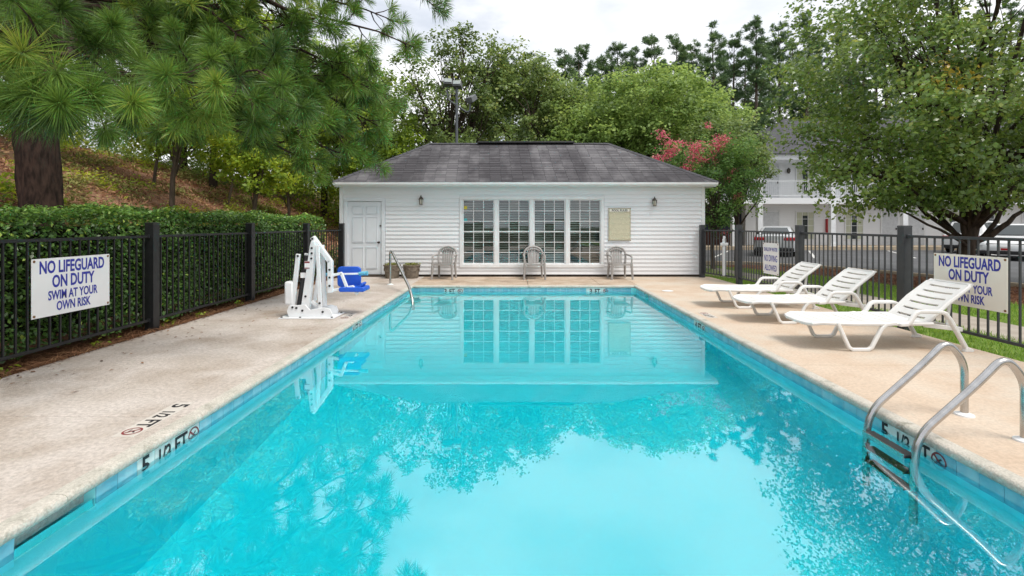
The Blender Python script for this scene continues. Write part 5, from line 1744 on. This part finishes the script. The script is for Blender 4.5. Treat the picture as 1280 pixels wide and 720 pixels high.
# --- near pine with long needles, reaching over the deck
def near_pine():
    rng = np.random.default_rng(33)
    B = np.array([-6.45, 6.5, 0.0])
    r = empty('pine_tree', tuple(B)); tag(r, 'long needled pine with thick dark trunk rising behind the hedge', 'tree')
    tr = MB()
    hs = [-0.2, 0.3, 1.5, 3, 5, 7, 9, 11.5, 14]
    rd = [0.30, 0.25, 0.225, 0.215, 0.205, 0.18, 0.14, 0.09, 0.03]
    path = [(0.05 * math.sin(h), 0.06 * math.cos(h * 0.7), h) for h in hs]
    # plated bark: many sides with uneven radius
    n = 26
    base = 0
    zz = np.linspace(-0.2, 14, 90)
    for i, z in enumerate(zz):
        rr = np.interp(z, hs, rd)
        for k in range(n):
            a = 2 * math.pi * k / n
            pl_ = 1 + 0.055 * math.sin(k * 2.9 + 1.3 * math.sin(z * 3.0 + k)) + 0.03 * rng.normal()
            tr.v.append((0.05 * math.sin(z) + rr * pl_ * math.cos(a), 0.06 * math.cos(z * 0.7) + rr * pl_ * math.sin(a), z))
    for i in range(len(zz) - 1):
        for k in range(n):
            a, b = i * n + k, i * n + (k + 1) % n
            tr.f.append((a, b, b + n, a + n))
    trunk = tr.build('trunk', 'bark_pine', r, ang=80)
    lb = MB()
    C, A, Lx, near = [], [], [], []
    def tuft(p, a, L, nr):
        C.append(np.array(p) - B); A.append(a); Lx.append(L); near.append(nr)
    def limb(z0, tip, r0, nt, L, nr=0, sag=0.06, side=0.55, start=0.3):
        s = np.array([0.0, 0.0, z0]); e = np.array(tip) - B
        path = curve_limb(s, e, rng, sag, 8)
        lb.tube(path, [r0 * (1 - 0.85 * k / 8) for k in range(9)], 7, cap=False)
        d = unit((e - s)[None])[0]
        ll = np.linalg.norm(e - s)
        tuft(np.array(path[-1]) + B, d + np.array([0, 0, 0.25]), L, nr)
        for k in range(nt):
            t = start + (1 - start) * (k + rng.uniform(0, 1)) / nt
            i = min(int(t * 8), 7); f = t * 8 - i
            p = np.array(path[i]) * (1 - f) + np.array(path[i + 1]) * f
            sd = rng.normal(size=3); sd = unit((sd - d * sd.dot(d))[None])[0]; sd[2] = sd[2] * 0.5 + 0.05
            a = unit((d * rng.uniform(0.3, 0.9) + sd)[None])[0]
            tl = side * rng.uniform(0.5, 1.2) * (1.15 - 0.55 * t)
            q = p + a * tl
            pth = curve_limb(p, q, rng, -0.05, 3)
            lb.tube(pth, [0.014, 0.011, 0.008, 0.005], 4, cap=False)
            tuft(q + B, a + np.array([0, 0, 0.3]), L * rng.uniform(0.8, 1.05), nr)
            # secondary twig
            if rng.uniform() < 0.75:
                m = np.array(pth[1]); a2 = unit((a + rng.normal(size=3) * 0.7)[None])[0]
                q2 = m + a2 * tl * 0.7
                lb.tube([tuple(m), tuple((m + q2) / 2 + rng.normal(size=3) * 0.02), tuple(q2)], [0.009, 0.007, 0.004], 4, cap=False)
                tuft(q2 + B, a2 + np.array([0, 0, 0.3]), L * rng.uniform(0.75, 1.0), nr)
    # branch reaching towards the camera: the big tufts in the upper left of the photograph
    T = lambda x, y, D: np.array(at(x, y, D))
    big = [(25, 67, 3.6), (38, 23, 3.7), (72, 94, 3.45), (31, 143, 3.5), (72, 142, 3.45), (121, 54, 4.1), (-40, 100, 3.6), (-20, 20, 3.9), (110, 118, 3.6), (5, 110, 3.8)]
    hub = T(40, 60, 4.2)
    path = curve_limb((0, 0, 4.6), hub - B, rng, 0.05, 8)
    lb.tube(path, [0.06 * (1 - 0.7 * k / 8) for k in range(9)], 7, cap=False)
    for (x, y, D) in big:
        p = T(x, y, D)
        st_ = np.array(path[rng.integers(6, 9)])
        pth = curve_limb(st_, p - B, rng, 0.03, 4)
        lb.tube(pth, [0.018, 0.015, 0.012, 0.010, 0.008], 5, cap=False)
        a = unit((p - B - st_)[None])[0] * 0.7 + np.array([0.2, -0.35, 0.15]) + rng.normal(size=3) * 0.35
        tuft(p, a, rng.uniform(0.27, 0.37), 2)
        for k in range(2):
            q2 = p + rng.normal(size=3) * np.array([0.22, 0.25, 0.16]) + np.array([0, 0.15, 0])
            lb.tube([pth[2], tuple((np.array(pth[2]) + q2 - B) / 2 + rng.normal(size=3) * 0.03), tuple(q2 - B)], [0.010, 0.008, 0.006], 4, cap=False)
            tuft(q2, unit((q2 - B - np.array(pth[2]))[None])[0] + np.array([0.1, -0.1, 0.3]), rng.uniform(0.20, 0.30), 2)
    mid = [(200, 96, 4.8), (224, 96, 4.7), (209, 123, 4.6), (160, 119, 4.9), (235, 140, 4.8), (296, 95, 4.9), (323, 124, 4.7), (256, 144, 4.9), (351, 107, 4.8), (319, 153, 5.0), (180, 80, 5.1), (270, 118, 4.7), (140, 90, 5.2), (285, 70, 5.2), (345, 80, 5.3), (225, 60, 5.3), (160, 60, 5.4)]
    hub = T(300, 95, 5.4)
    path = curve_limb((0, 0, 3.6), hub - B, rng, 0.05, 8)
    lb.tube(path, [0.055 * (1 - 0.75 * k / 8) for k in range(9)], 7, cap=False)
    for (x, y, D) in mid:
        p = T(x, y, D)
        d2 = [np.linalg.norm(np.array(q) - (p - B)) for q in path[2:]]
        st_ = np.array(path[2 + int(np.argmin(d2))])
        pth = curve_limb(st_, p - B, rng, 0.03, 4)
        lb.tube(pth, [0.014, 0.012, 0.010, 0.009, 0.007], 5, cap=False)
        a = unit((p - B - st_)[None])[0] * 0.7 + np.array([0.25, -0.3, 0.15]) + rng.normal(size=3) * 0.35
        tuft(p, a, rng.uniform(0.24, 0.35), 1)
        q2 = p + rng.normal(size=3) * np.array([0.25, 0.3, 0.16])
        lb.tube([pth[2], tuple((np.array(pth[2]) + q2 - B) / 2 + rng.normal(size=3) * 0.03), tuple(q2 - B)], [0.010, 0.008, 0.006], 4, cap=False)
        tuft(q2, unit((q2 - B - np.array(pth[2]))[None])[0] + np.array([0.1, -0.1, 0.3]), rng.uniform(0.18, 0.28), 1)
    # long limbs towards the pool house, layered
    for z0, tip, nt in [(5.2, T(470, 115, 8.2), 20), (4.8, T(455, 60, 8.0), 20), (4.3, T(478, 160, 8.4), 22), (4.0, T(440, 180, 8.2), 20), (3.5, T(462, 195, 8.6), 16),
                        (3.3, T(400, 200, 8.0), 14), (3.0, T(385, 215, 8.8), 12), (5.6, T(400, 30, 7.6), 20), (5.0, T(330, 60, 7.0), 16), (4.4, T(300, 130, 7.6), 14), (6.2, T(440, -10, 8.2), 20),
                        (5.4, T(380, 100, 7.4), 16), (4.6, T(410, 140, 7.6), 16), (6.3, T(545, 10, 8.3), 14), (5.6, T(520, 60, 8.4), 12), (6.0, T(490, 25, 8.6), 14), (4.6, T(490, 130, 9.0), 14)]:
        limb(z0, tip, 0.055, nt, 0.30, 0, 0.05, 0.62, 0.28)
    # upper whorls and the side away from the pool
    for k in range(46):
        z0 = 5.5 + 8.0 * k / 46
        a = rng.uniform(0, 2 * math.pi)
        ln = (4.6 - 3.4 * (z0 - 5.5) / 8.0) * rng.uniform(0.7, 1.05)
        tip = B + np.array([math.cos(a) * ln, math.sin(a) * ln, z0 + rng.uniform(-0.2, 0.9)])
        limb(z0, tip, 0.045, 13, 0.30, 0, 0.04, 0.6, 0.25)
    for k in range(12):
        z0 = rng.uniform(2.9, 5.5)
        a = rng.uniform(R(95), R(250))
        ln = rng.uniform(2.2, 4.0)
        limb(z0, B + np.array([math.cos(a) * ln, math.sin(a) * ln, z0 + rng.uniform(-0.3, 0.5)]), 0.045, 11, 0.30, 0, 0.03, 0.6, 0.3)
    lb.build('limbs', 'bark_pine', trunk)
    C, A, Lx, near = np.array(C), np.array(A), np.array(Lx), np.array(near)
    qs, ts = [], []
    for lev, n, wd in ((2, 330, 0.0058), (1, 260, 0.0066), (0, 105, 0.011)):
        m = near == lev
        if not m.any(): continue
        q = needles(C[m], A[m], Lx[m], n, wd, rng)
        qs.append(q)
        tb = np.repeat(rng.normal(0.48 if lev else 0.50, 0.14, m.sum()), n)
        ts.append(tb + rng.normal(0, 0.13, len(tb)))
    q = np.concatenate(qs); t = np.concatenate(ts)
    np_mesh('crown', q.reshape(-1, 3), 4, LEAF['needle'], r, np.clip(t, 0, 1))
near_pine()

# --- spreading tree by the lot
tree('pear_tree', 'wide spreading broadleaf tree with low forking limbs beside the lot', (11.15, 11.9, -0.06), (11.3, 12.0, 2.3), 0.19,
     [(11.3, 12.0, 5.3, 4.5, 4.5, 4.3), (9.4, 11.2, 3.7, 2.8, 2.6, 1.9), (13.6, 12.4, 4.6, 3.0, 3.0, 2.6), (11.0, 10.6, 6.2, 3.2, 3.0, 3.0), (8.6, 11.6, 4.9, 1.9, 2.2, 2.0), (8.3, 11.4, 2.7, 1.5, 1.5, 1.0), (9.6, 11.0, 2.6, 1.4, 1.2, 0.8)],
     680, 88, 0.115, 'pear', 41, limbs=34, shell=0.60, clump_r=0.48, zmin=1.75, twigs=4, up=0.35,
     accents=[(*at(1180, 105, 10.5), 0.9, 0.985), (*at(1183, 88, 10.5), 0.3, 1.0), (*at(1140, 110, 10.8), 0.45, 0.96)])
lm = MB()
pt = bpy.data.objects['pear_tree']
for (x, y, D, r0) in [(1105, 215, 11.0, 0.075), (1060, 240, 11.4, 0.06), (1275, 225, 10.8, 0.14), (1290, 250, 11.6, 0.12), (1190, 150, 12, 0.10), (1240, 140, 12.2, 0.10), (1150, 180, 11.2, 0.07), (1330, 200, 11.5, 0.09)]:
    p = at(x, y, D) - Vector((11.15, 11.9, -0.06))
    pa = curve_limb((0.03, 0.01, 0.9 + (int(x) * 7 % 10) * 0.11), tuple(p), np.random.default_rng(int(x)), 0.04, 8)
    lm.tube(pa, [r0 * 0.72 * (1 - 0.75 * k / 8) for k in range(9)], 8, cap=False)
lm.build('main_limbs', 'bark_grey', [c for c in pt.children if c.name.startswith('trunk')][0])

# --- crape myrtle at the corner of the pool house
cm = tree('crape_myrtle', 'crape myrtle with pink flower heads at the pool house corner', (6.55, 16.0, -0.06), (6.6, 16.0, 2.0), 0.07,
     [(6.7, 16.0, 2.8, 1.6, 1.4, 1.5), (5.9, 16.3, 3.6, 1.4, 1.2, 0.9), (7.2, 15.8, 3.4, 1.1, 1.0, 1.1), (6.3, 15.9, 1.8, 1.0, 0.9, 1.1)], 190, 70, 0.085, 'myrtle', 52, bark='bark_light', limbs=30, shell=0.2, clump_r=0.33)
def blooms():
    rng = np.random.default_rng(8)
    base = np.array([6.55, 16.0, -0.06])
    for (x, y, n) in [(828, 168, 5), (835, 178, 5), (868, 186, 7), (873, 183, 6), (846, 186, 4), (897, 178, 7), (905, 174, 6), (895, 187, 6), (902, 185, 5), (868, 194, 5), (876, 199, 5), (820, 198, 4), (822, 201, 4), (857, 212, 5), (859, 211, 4), (839, 188, 4), (832, 196, 4), (886, 157, 2), (866, 200, 4), (890, 205, 2), (915, 214, 2), (905, 291, 3), (922, 245, 3), (853, 179, 4), (838, 192, 4), (890, 198, 3), (911, 224, 2)]:
        p = np.array(at(x, y, 15.6)) - base
        k = n * 17
        c = p + rng.normal(size=(k, 3)) * np.array([0.115, 0.115, 0.09]) * (n / 5) ** 0.5
        q = leaf_quads(c, 0.06, rng, 0.2, 0.9)
        np_mesh('flower_head', q.reshape(-1, 3), 4, LEAF['bloom'], cm, rng.normal(0.45, 0.25, k).clip(0, 1))['kind'] = 'stuff'
blooms()
tree('young_tree', 'dark leaved young tree overhanging between crape myrtle and motel', (8.4, 18.3, -0.1), (8.4, 18.3, 3.0), 0.10,
     [(7.9, 18.2, 4.4, 1.5, 1.3, 1.2), (8.5, 18.0, 3.5, 1.1, 1.0, 0.8)], 120, 80, 0.11, 'dark', 53, limbs=20, shell=0.3, clump_r=0.42, tint_bias=0.12)

# --- woods behind the pool house
WG = 'broadleaf trees behind the pool house'
tree('broadleaf_tree', 'big rounded light green tree right behind the pool house roof', (6.2, 23.5, -0.1), (6.2, 23.5, 4.5), 0.26,
     [(6.2, 23.5, 5.7, 4.6, 3.4, 3.1), (3.4, 23.0, 5.0, 2.8, 2.5, 2.4), (9.2, 23.2, 5.2, 2.6, 2.5, 2.6), (6.6, 22.6, 6.9, 3.0, 2.6, 2.0)], 560, 80, 0.17, 'mid', 61, limbs=40, shell=0.5, clump_r=0.62, group=None)
tree('broadleaf_tree', 'full dark green tree standing behind the floodlight pole', (0.6, 24.5, -0.1), (0.6, 24.5, 5), 0.24,
     [(0.4, 24.5, 6.4, 3.4, 2.8, 3.7), (2.4, 25.0, 5.0, 2.6, 2.4, 3.6), (0.2, 24.3, 8.6, 1.9, 1.9, 1.8)], 420, 80, 0.17, 'dark', 62, limbs=36, shell=0.4, clump_r=0.58, tint_bias=0.12)
tree('broadleaf_tree', 'tall open branched tree with sky showing through behind the roof', (-3.2, 23.0, -0.1), (-3.1, 23.0, 6), 0.20,
     [(-3.2, 23.0, 7.6, 2.9, 2.4, 3.2), (-4.8, 23.4, 5.6, 2.2, 2.0, 2.4), (-2.0, 23.0, 9.0, 1.6, 1.5, 2.0)], 210, 62, 0.165, 'dark', 63, limbs=50, shell=0.35, clump_r=0.5, tint_bias=0.12)
tree('broadleaf_tree', 'low dense tree filling the gap under the open branched one', (-2.6, 20.6, -0.1), (-2.6, 20.6, 2.6), 0.15,
     [(-2.6, 20.8, 3.6, 2.6, 1.6, 1.9), (0.4, 20.9, 3.3, 2.2, 1.5, 1.6)], 230, 80, 0.14, 'dark', 64, limbs=20, shell=0.4, clump_r=0.45)
tree('broadleaf_tree', 'yellowish green tree between the pine and the open branched tree', (-6.6, 21.0, 0.2), (-6.4, 21.0, 4), 0.17,
     [(-6.4, 21.0, 5.6, 2.4, 2.2, 2.8), (-5.6, 20.4, 3.4, 1.9, 1.6, 1.6)], 230, 70, 0.15, 'bright', 65, limbs=24, shell=0.35, clump_r=0.5, tint_bias=-0.22)
tree('broadleaf_tree', 'broad mid green tree in front of the tall pines', (3.2, 32.0, -0.1), (3.2, 32, 6), 0.26,
     [(3.0, 32.0, 7.2, 3.6, 3.0, 4.0), (5.8, 33.0, 6.0, 3.2, 2.8, 3.8)], 330, 70, 0.22, 'mid', 66, limbs=26, shell=0.45, clump_r=0.8, tint_bias=-0.12)
tree('broadleaf_tree', 'dark green tree rising close behind the motel stair wing', (12.2, 39.5, -0.1), (12.2, 39.5, 6), 0.26,
     [(12.0, 39.5, 8.0, 4.2, 2.2, 4.6)], 260, 70, 0.26, 'dark', 67, limbs=20, shell=0.5, clump_r=0.9, tint_bias=0.05)

def far_pine(base, h, seed, label):
    rng = np.random.default_rng(seed)
    r = empty('tall_pine', base); tag(r, label, 'tree', 'tall pines behind the broadleaf trees')
    tr = MB().tube([(0, 0, -0.2), (rng.normal(0, 0.1), 0, h * 0.5), (rng.normal(0, 0.2), 0, h * 0.97)], [0.26, 0.18, 0.03], 8)
    t = tr.build('trunk', 'bark_light', r)
    lb = MB(); C, A = [], []
    zb = h * rng.uniform(0.30, 0.42)
    nl = int(rng.integers(34, 46))
    wide = rng.uniform(0.85, 1.3)
    for k in range(nl):
        z = zb + (h * 0.985 - zb) * (k / nl) ** 0.85
        f = 1 - (z - zb) / (h - zb)
        ln = (0.55 + 2.7 * wide * f ** 0.7) * rng.uniform(0.35, 1.2)
        a = rng.uniform(0, 2 * math.pi)
        d = np.array([math.cos(a), math.sin(a), 0.25 + 0.8 * (1 - f)])
        s = np.array([0, 0, z]); e = s + unit(d[None])[0] * ln
        lb.tube(curve_limb(s, e, rng, -0.06, 3), [0.04, 0.03, 0.02, 0.01], 4, cap=False)
        for j in range(5 + int(12 * f * wide)):
            tt = rng.uniform(0.5, 1.05)
            p = s + (e - s) * tt + rng.normal(size=3) * np.array([0.36, 0.36, 0.20]) * (0.35 + f)
            C.append(p); A.append(unit((e - s)[None])[0] * 0.8 + np.array([0, 0, 1.0]))
    C.append(np.array([0, 0, h])); A.append(np.array([0, 0, 1.0]))
    lb.build('limbs', 'bark_light', t)
    C, A = np.array(C), np.array(A)
    q = needles(C, A, 0.52, 30, 0.05, rng, (0.1, 1.35))
    tb = np.repeat(rng.normal(0.5, 0.17, len(C)), 30)
    np_mesh('crown', q.reshape(-1, 3), 4, LEAF['farneedle'], r, np.clip(tb + rng.normal(0, 0.12, len(tb)), 0, 1))
for i, (x, y, D) in enumerate([(706, 66, 46), (728, 58, 48), (752, 72, 45), (775, 56, 47), (792, 62, 50), (815, 46, 46), (845, 45, 48), (868, 52, 50), (890, 34, 46), (915, 46, 49), (945, 22, 47), (975, 30, 50), (1010, 16, 47), (1045, 24, 49), (1080, 12, 47), (1108, 4, 45), (1140, 12, 50), (640, 74, 48), (668, 70, 50), (1180, 0, 48), (1225, 4, 50), (615, 92, 50), (1265, -4, 48),
                               (690, 88, 56), (738, 84, 58), (785, 82, 55), (830, 76, 57), (857, 74, 59), (880, 70, 56), (903, 68, 58), (930, 60, 56), (960, 55, 58), (990, 50, 55), (1025, 48, 57), (1060, 40, 58), (1095, 36, 56)]):
    p = at(x, y, D)
    far_pine((p.x, D, -0.1), p.z + 0.1, 100 + i, 'tall slim pine with ragged top in the row beyond the broadleaf trees' if i < 23 else 'shorter pine filling the gaps behind the row of tall pines')

# --- trees and saplings on the bank
def on_hill(x, y): return float(hill_h(np.array(float(x)), np.array(float(y))))
bank = [(-11.6, 15.5, 3.6, 'bright', 'short yellow green sapling halfway up the bank', 1.2, 0.05),
        (-10.4, 17.5, 3.8, 'bright', 'lime green sapling behind the one nearest the pool house', 1.3, 0.05),
        (-8.8, 18.5, 4.2, 'bright', 'leafy lime sapling behind the slender one', 1.3, 0.06),
        (-9.6, 13.5, 5.0, 'bright', 'sunlit yellow green sapling on the bank nearest the pool house', 1.5, 0.07),
        (-8.0, 14.6, 4.4, 'bright', 'slender sapling with pale leaves beside the pool house corner', 1.3, 0.06),
        (-13.5, 14.0, 8.5, 'dark', 'leafy tree high on the bank behind the pine', 2.6, 0.14),
        (-17.0, 11.0, 8.0, 'mid', 'rounded tree on top of the bank behind the pine trunk', 2.8, 0.15),
        (-12.5, 20.0, 9.0, 'bright', 'tall yellow green tree further back on the bank', 2.6, 0.15),
        (-9.5, 24.0, 9.5, 'mid', 'tall mid green tree at the back of the bank', 2.8, 0.16),
        (-20.0, 18.0, 11.0, 'dark', 'tall dark tree on the crest of the bank', 3.4, 0.18),
        (-16.5, 24.0, 11.0, 'mid', 'broad tree on the crest behind the yellow green one', 3.4, 0.18),
        (-22.0, 7.0, 10.0, 'dark', 'dark tree at the top of the slope beside the pine trunk', 3.2, 0.18),
        (-14.5, 27.0, 10.0, 'dark', 'dark tree at the far end of the bank behind the saplings', 3.0, 0.17),
        (-10.5, 30.0, 10.5, 'mid', 'tree at the end of the bank towards the floodlight pole', 3.0, 0.17),
        (-26.0, 25.0, 12.0, 'mid', 'large tree filling the skyline behind the pine crown', 4.2, 0.2),
        (-27.0, 14.0, 11.0, 'bright', 'yellowish tree on the crest of the bank beyond the dark one', 3.8, 0.2)]
for i, (x, y, h, kd, lab, cr_, tr_) in enumerate(bank):
    z = on_hill(x, y)
    sm = h < 6
    tree('sapling' if sm else 'bank_tree', lab, (x, y, z - 0.05), (x + 0.2, y, z + h * 0.6), tr_,
         [(x, y, z + h * 0.66, cr_, cr_, h * 0.33), (x + cr_ * 0.5, y - cr_ * 0.3, z + h * 0.5, cr_ * 0.7, cr_ * 0.7, h * 0.2)],
         90 if sm else 240, 60 if sm else 75, 0.12 if sm else 0.17, kd, 200 + i, bark='bark_light' if sm else 'bark_grey', limbs=18, shell=0.3, clump_r=0.32 if sm else 0.62)

# --- undergrowth on the bank
def scatter_bank():
    rng = np.random.default_rng(71)
    n = 60000
    x = -6.5 - rng.uniform(0, 1, n) ** 1.25 * 15
    y = rng.uniform(3.5, 30, n)
    z = hill_h(x, y) + np.abs(rng.normal(0, 0.10, n))
    c = np.stack([x, y, z], 1)
    q = leaf_quads(c, 0.16, rng, 0.1, 0.22)
    pat = np.sin(x * 1.1 + 0.6 * y) * np.sin(y * 0.9 - 0.4 * x)
    t = np.clip(0.42 + 0.16 * pat + rng.normal(0, 0.2, n), 0, 1)
    o = np_mesh('dry_bracken', q.reshape(-1, 3), 4, LEAF['bracken'], None, t)
    tag(o, 'brown dry bracken and pine straw covering the bank behind the hedge', 'undergrowth', kind='stuff')
    # pale mossy ground cover in patches
    cs, ts = [], []
    for (px, py, D, rx, k) in [(190, 255, 9.5, 1.1, 2600), (215, 243, 11.5, 1.2, 2400), (95, 240, 9.0, 0.9, 1600), (255, 258, 11, 1.0, 1600), (300, 250, 13, 1.0, 1500), (370, 262, 13, 0.9, 1300), (150, 262, 9, 0.8, 1300), (330, 240, 16, 1.2, 1400), (400, 260, 15, 0.8, 900)] + [(float(rng.uniform(70, 410)), 0, float(rng.uniform(8.5, 20)), float(rng.uniform(0.3, 0.8)), int(rng.integers(180, 520))) for _ in range(60)]:
        X = (px - 644) * D / F_PX
        xx = X + rng.normal(0, rx * 0.5, k); yy = D + rng.normal(0, rx * 0.8, k)
        m = (xx < -6.45) & (np.abs(xx - X) < 3)
        xx, yy = xx[m], yy[m]
        cs.append(np.stack([xx, yy, hill_h(xx, yy) + 0.05 + np.abs(rng.normal(0, 0.09, len(xx)))], 1))
    c = np.concatenate(cs)
    # leafy green weeds scattered through the bracken
    k = 13000
    cx = -6.6 - rng.uniform(0, 1, 90) ** 1.1 * 12; cy = rng.uniform(6.5, 24, 90)
    ii = rng.integers(0, 90, k)
    xx, yy = cx[ii] + rng.normal(0, 0.22, k), cy[ii] + rng.normal(0, 0.25, k)
    mm = xx < -6.4
    xx, yy, ii = xx[mm], yy[mm], ii[mm]
    cw = np.stack([xx, yy, hill_h(xx, yy) + 0.06 + np.abs(rng.normal(0, 0.14, len(xx)))], 1)
    ow = np_mesh('bank_weeds', leaf_quads(cw, 0.10, rng, 0.5, 0.5).reshape(-1, 3), 4, LEAF['bright'], None, np.clip(rng.normal(0.5, 0.2, 90)[ii] + rng.normal(0, 0.15, len(xx)), 0, 1))
    tag(ow, 'yellow green leafy weeds growing through the bracken on the bank', 'weeds', kind='stuff')
    o = np_mesh('ground_cover', leaf_quads(c, 0.11, rng, 0.3, 0.4).reshape(-1, 3), 4, LEAF['moss'], None, rng.uniform(0, 1, len(c)))
    tag(o, 'pale yellow green ground cover in patches on the bank', 'undergrowth', kind='stuff')
scatter_bank()
def shrub(label, x, y, r_, h, kd, seed, n=900, leaf=0.10, floor=None):
    rng = np.random.default_rng(seed)
    z = on_hill(x, y) if floor is None else floor
    r = empty('shrub', (x, y, z)); tag(r, label, 'shrub')
    d = unit(rng.normal(size=(n, 3))); d[:, 2] = np.abs(d[:, 2])
    c = d * (rng.uniform(0.3, 1, (n, 1)) ** 0.6) * np.array([r_, r_, h]) * (1 + 0.25 * np.sin(d[:, :1] * 5 + d[:, 1:2] * 4))
    np_mesh('foliage', leaf_quads(c, leaf, rng, 0.5, 0.6).reshape(-1, 3), 4, LEAF[kd], r, rng.normal(0.5, 0.22, n).clip(0, 1))
    s = MB()
    for k in range(7):
        e = c[rng.integers(n)] * 0.8
        s.tube([(0, 0, -0.1), tuple(e * 0.5 + rng.normal(size=3) * 0.03), tuple(e)], [0.018, 0.012, 0.005], 5, cap=False)
    s.build('stems', 'twig', r)
THICK = [(-17.0, 24.5, 'mid', 'leafy thicket on the crest behind the saplings'), (-20.5, 20.0, 'bright', 'yellow green thicket on the crest behind the pine'), (-12.0, 23.5, 'dark', 'dark thicket at the back of the bank'),
         (-22.0, 15.5, 'mid', 'green thicket on the crest beside the pine trunk'), (-9.0, 24.5, 'bright', 'yellow green thicket close behind the pool house corner'), (-24.0, 27.0, 'dark', 'dark thicket between the crest trees'),
         (-23.0, 10.5, 'mid', 'green thicket uphill of the pine trunk'), (-8.2, 27.0, 'mid', 'green thicket at the end of the bank'), (-13.0, 31.0, 'mid', 'thicket in the far gap between the bank trees'), (-22.5, 22.0, 'mid', 'thicket beneath the large skyline tree')]
for i, (x, y, kd, lab) in enumerate(THICK):
    shrub(lab, x, y, 2.3, 3.6, kd, 400 + i, 4200, 0.17)
for i, (px, D, r_, h, lab) in enumerate([(20, 9.3, 0.75, 0.9, 'bright yellow green shrub left beside the pine trunk on the bank'), (135, 10.0, 0.6, 0.6, 'yellow green shrub on the bare brown patch of the bank'),
                                         (165, 21.0, 1.3, 1.2, 'wide green bush up the bank in the shade of the pine'), (250, 22.0, 1.2, 1.3, 'green bush at the foot of the bank trees'),
                                         (60, 18.0, 1.0, 1.0, 'round bush on the bank behind the pine trunk'), (340, 14.2, 0.55, 1.0, 'lime green bush at the foot of the sapling'),
                                         (415, 15.0, 0.6, 0.8, 'dark bush beside the wall of the pool house')]):
    X = min((px - 644) * D / F_PX, -5.6)
    shrub(lab, X, D, r_, h, ['bright', 'bright', 'mid', 'mid', 'bright', 'bright', 'dark'][i], 300 + i, 900 if r_ < 1 else 1600, 0.10)

# --- grass blades, straw litter, weeds
def litter():
    rng = np.random.default_rng(81)
    n = 52000
    x = rng.uniform(5.32, 9.5, n); y = 3.0 + rng.uniform(0, 1, n) ** 1.3 * 13.5
    m = ~((x > 6.42) & (x < 7.38)) & ~((y > 13.0) & (x < 5.45)) & (x < np.interp(y, [3, 8, 13.2, 17.2], [9.5, 9.4, 9.0, 7.2]))
    x, y = x[m], y[m]; n = len(x)
    h = rng.uniform(0.03, 0.075, (n, 1)); a = rng.uniform(0, 2 * math.pi, n)
    b = np.stack([x, y, np.full(n, -0.064)], 1)
    sd = np.stack([np.cos(a), np.sin(a), np.zeros(n)], 1) * 0.006
    ln = rng.normal(size=(n, 3)) * 0.02; ln[:, 2] = 0
    q = np.stack([b - sd, b + sd, b + ln + np.array([0, 0, 1.0]) * h], 1)
    o = np_mesh('grass', q.reshape(-1, 3), 3, LEAF['grass'], None, rng.normal(0.5, 0.2, n).clip(0, 1))
    tag(o, 'short mown grass on the lawn beyond the deck', 'grass', kind='stuff')
    n = 16000
    x = np.where(rng.uniform(0, 1, n) < 0.8, rng.uniform(-5.3, -4.80, n), -4.80 + np.abs(rng.normal(0, 0.035, n))); y = rng.uniform(0.5, 13.0, n)
    c = np.stack([x, y, -0.035 + np.abs(rng.normal(0, 0.018, n)) + np.clip((x + 4.80) * 4, 0, 0.04)], 1)
    o = np_mesh('pine_straw', leaf_quads(c, 0.15, rng, 2.5, 0.045).reshape(-1, 3), 4, LEAF['straw'], None, rng.normal(0.5, 0.22, n).clip(0, 1))
    tag(o, 'fallen brown pine needles along the foot of the black fence', 'pine straw', kind='stuff')
    n = 150
    x = -4.75 + np.abs(rng.normal(0, 0.55, n)); y = rng.uniform(2.5, 12.8, n)
    m = x < -2.6
    x, y = x[m], y[m]; n = len(x)
    c = np.stack([x, y, np.full(n, 0.008)], 1)
    o = np_mesh('fallen_leaves', leaf_quads(c, 0.05, rng, 6.0, 0.4).reshape(-1, 3), 4, LEAF['straw'], None, rng.normal(0.45, 0.25, n).clip(0, 1))
    tag(o, 'scattered dry leaves and needles on the grey deck', 'leaf litter', kind='stuff')
    n = 9000
    x = rng.uniform(9.3, 12.3, n); y = rng.uniform(4, 17.5, n)
    m = (x < np.interp(y, [4, 10, 13.5, 16, 17.8], [12.5, 12.1, 11.5, 10.5, 8.6])) & (x > np.interp(y, [3, 8, 13.2, 17.2], [9.5, 9.4, 9.0, 7.2]))
    x, y = x[m], y[m]; n = len(x)
    c = np.stack([x, y, -0.06 + np.abs(rng.normal(0, 0.012, n))], 1)
    o = np_mesh('bark_mulch', leaf_quads(c, 0.09, rng, 2.0, 0.25).reshape(-1, 3), 4, LEAF['straw'], None, rng.normal(0.55, 0.22, n).clip(0, 1))
    tag(o, 'reddish bark mulch spread under the spreading tree', 'mulch', kind='stuff')
    for i, (yy, xx) in enumerate([(4.55, -4.88), (5.7, -4.90), (7.6, -4.92), (8.5, -4.86), (3.9, -4.86), (6.9, -4.95)]):
        r = empty('weed', (xx, yy, -0.04)); tag(r, 'small green weed sprouting in the straw under the black fence', 'plant', 'weeds under the black fence')
        k = 26
        c = rng.normal(size=(k, 3)) * np.array([0.05, 0.07, 0.03]) + np.array([0, 0, 0.06])
        np_mesh('leaves', leaf_quads(c, 0.055, rng, 0.5, 0.6).reshape(-1, 3), 4, LEAF['bright'], r, rng.normal(0.45, 0.2, k).clip(0, 1))
        MB().tube([(0, 0, -0.02), (0, 0, 0.06)], [0.004, 0.003], 5).build('stem', 'twig', r)
litter()
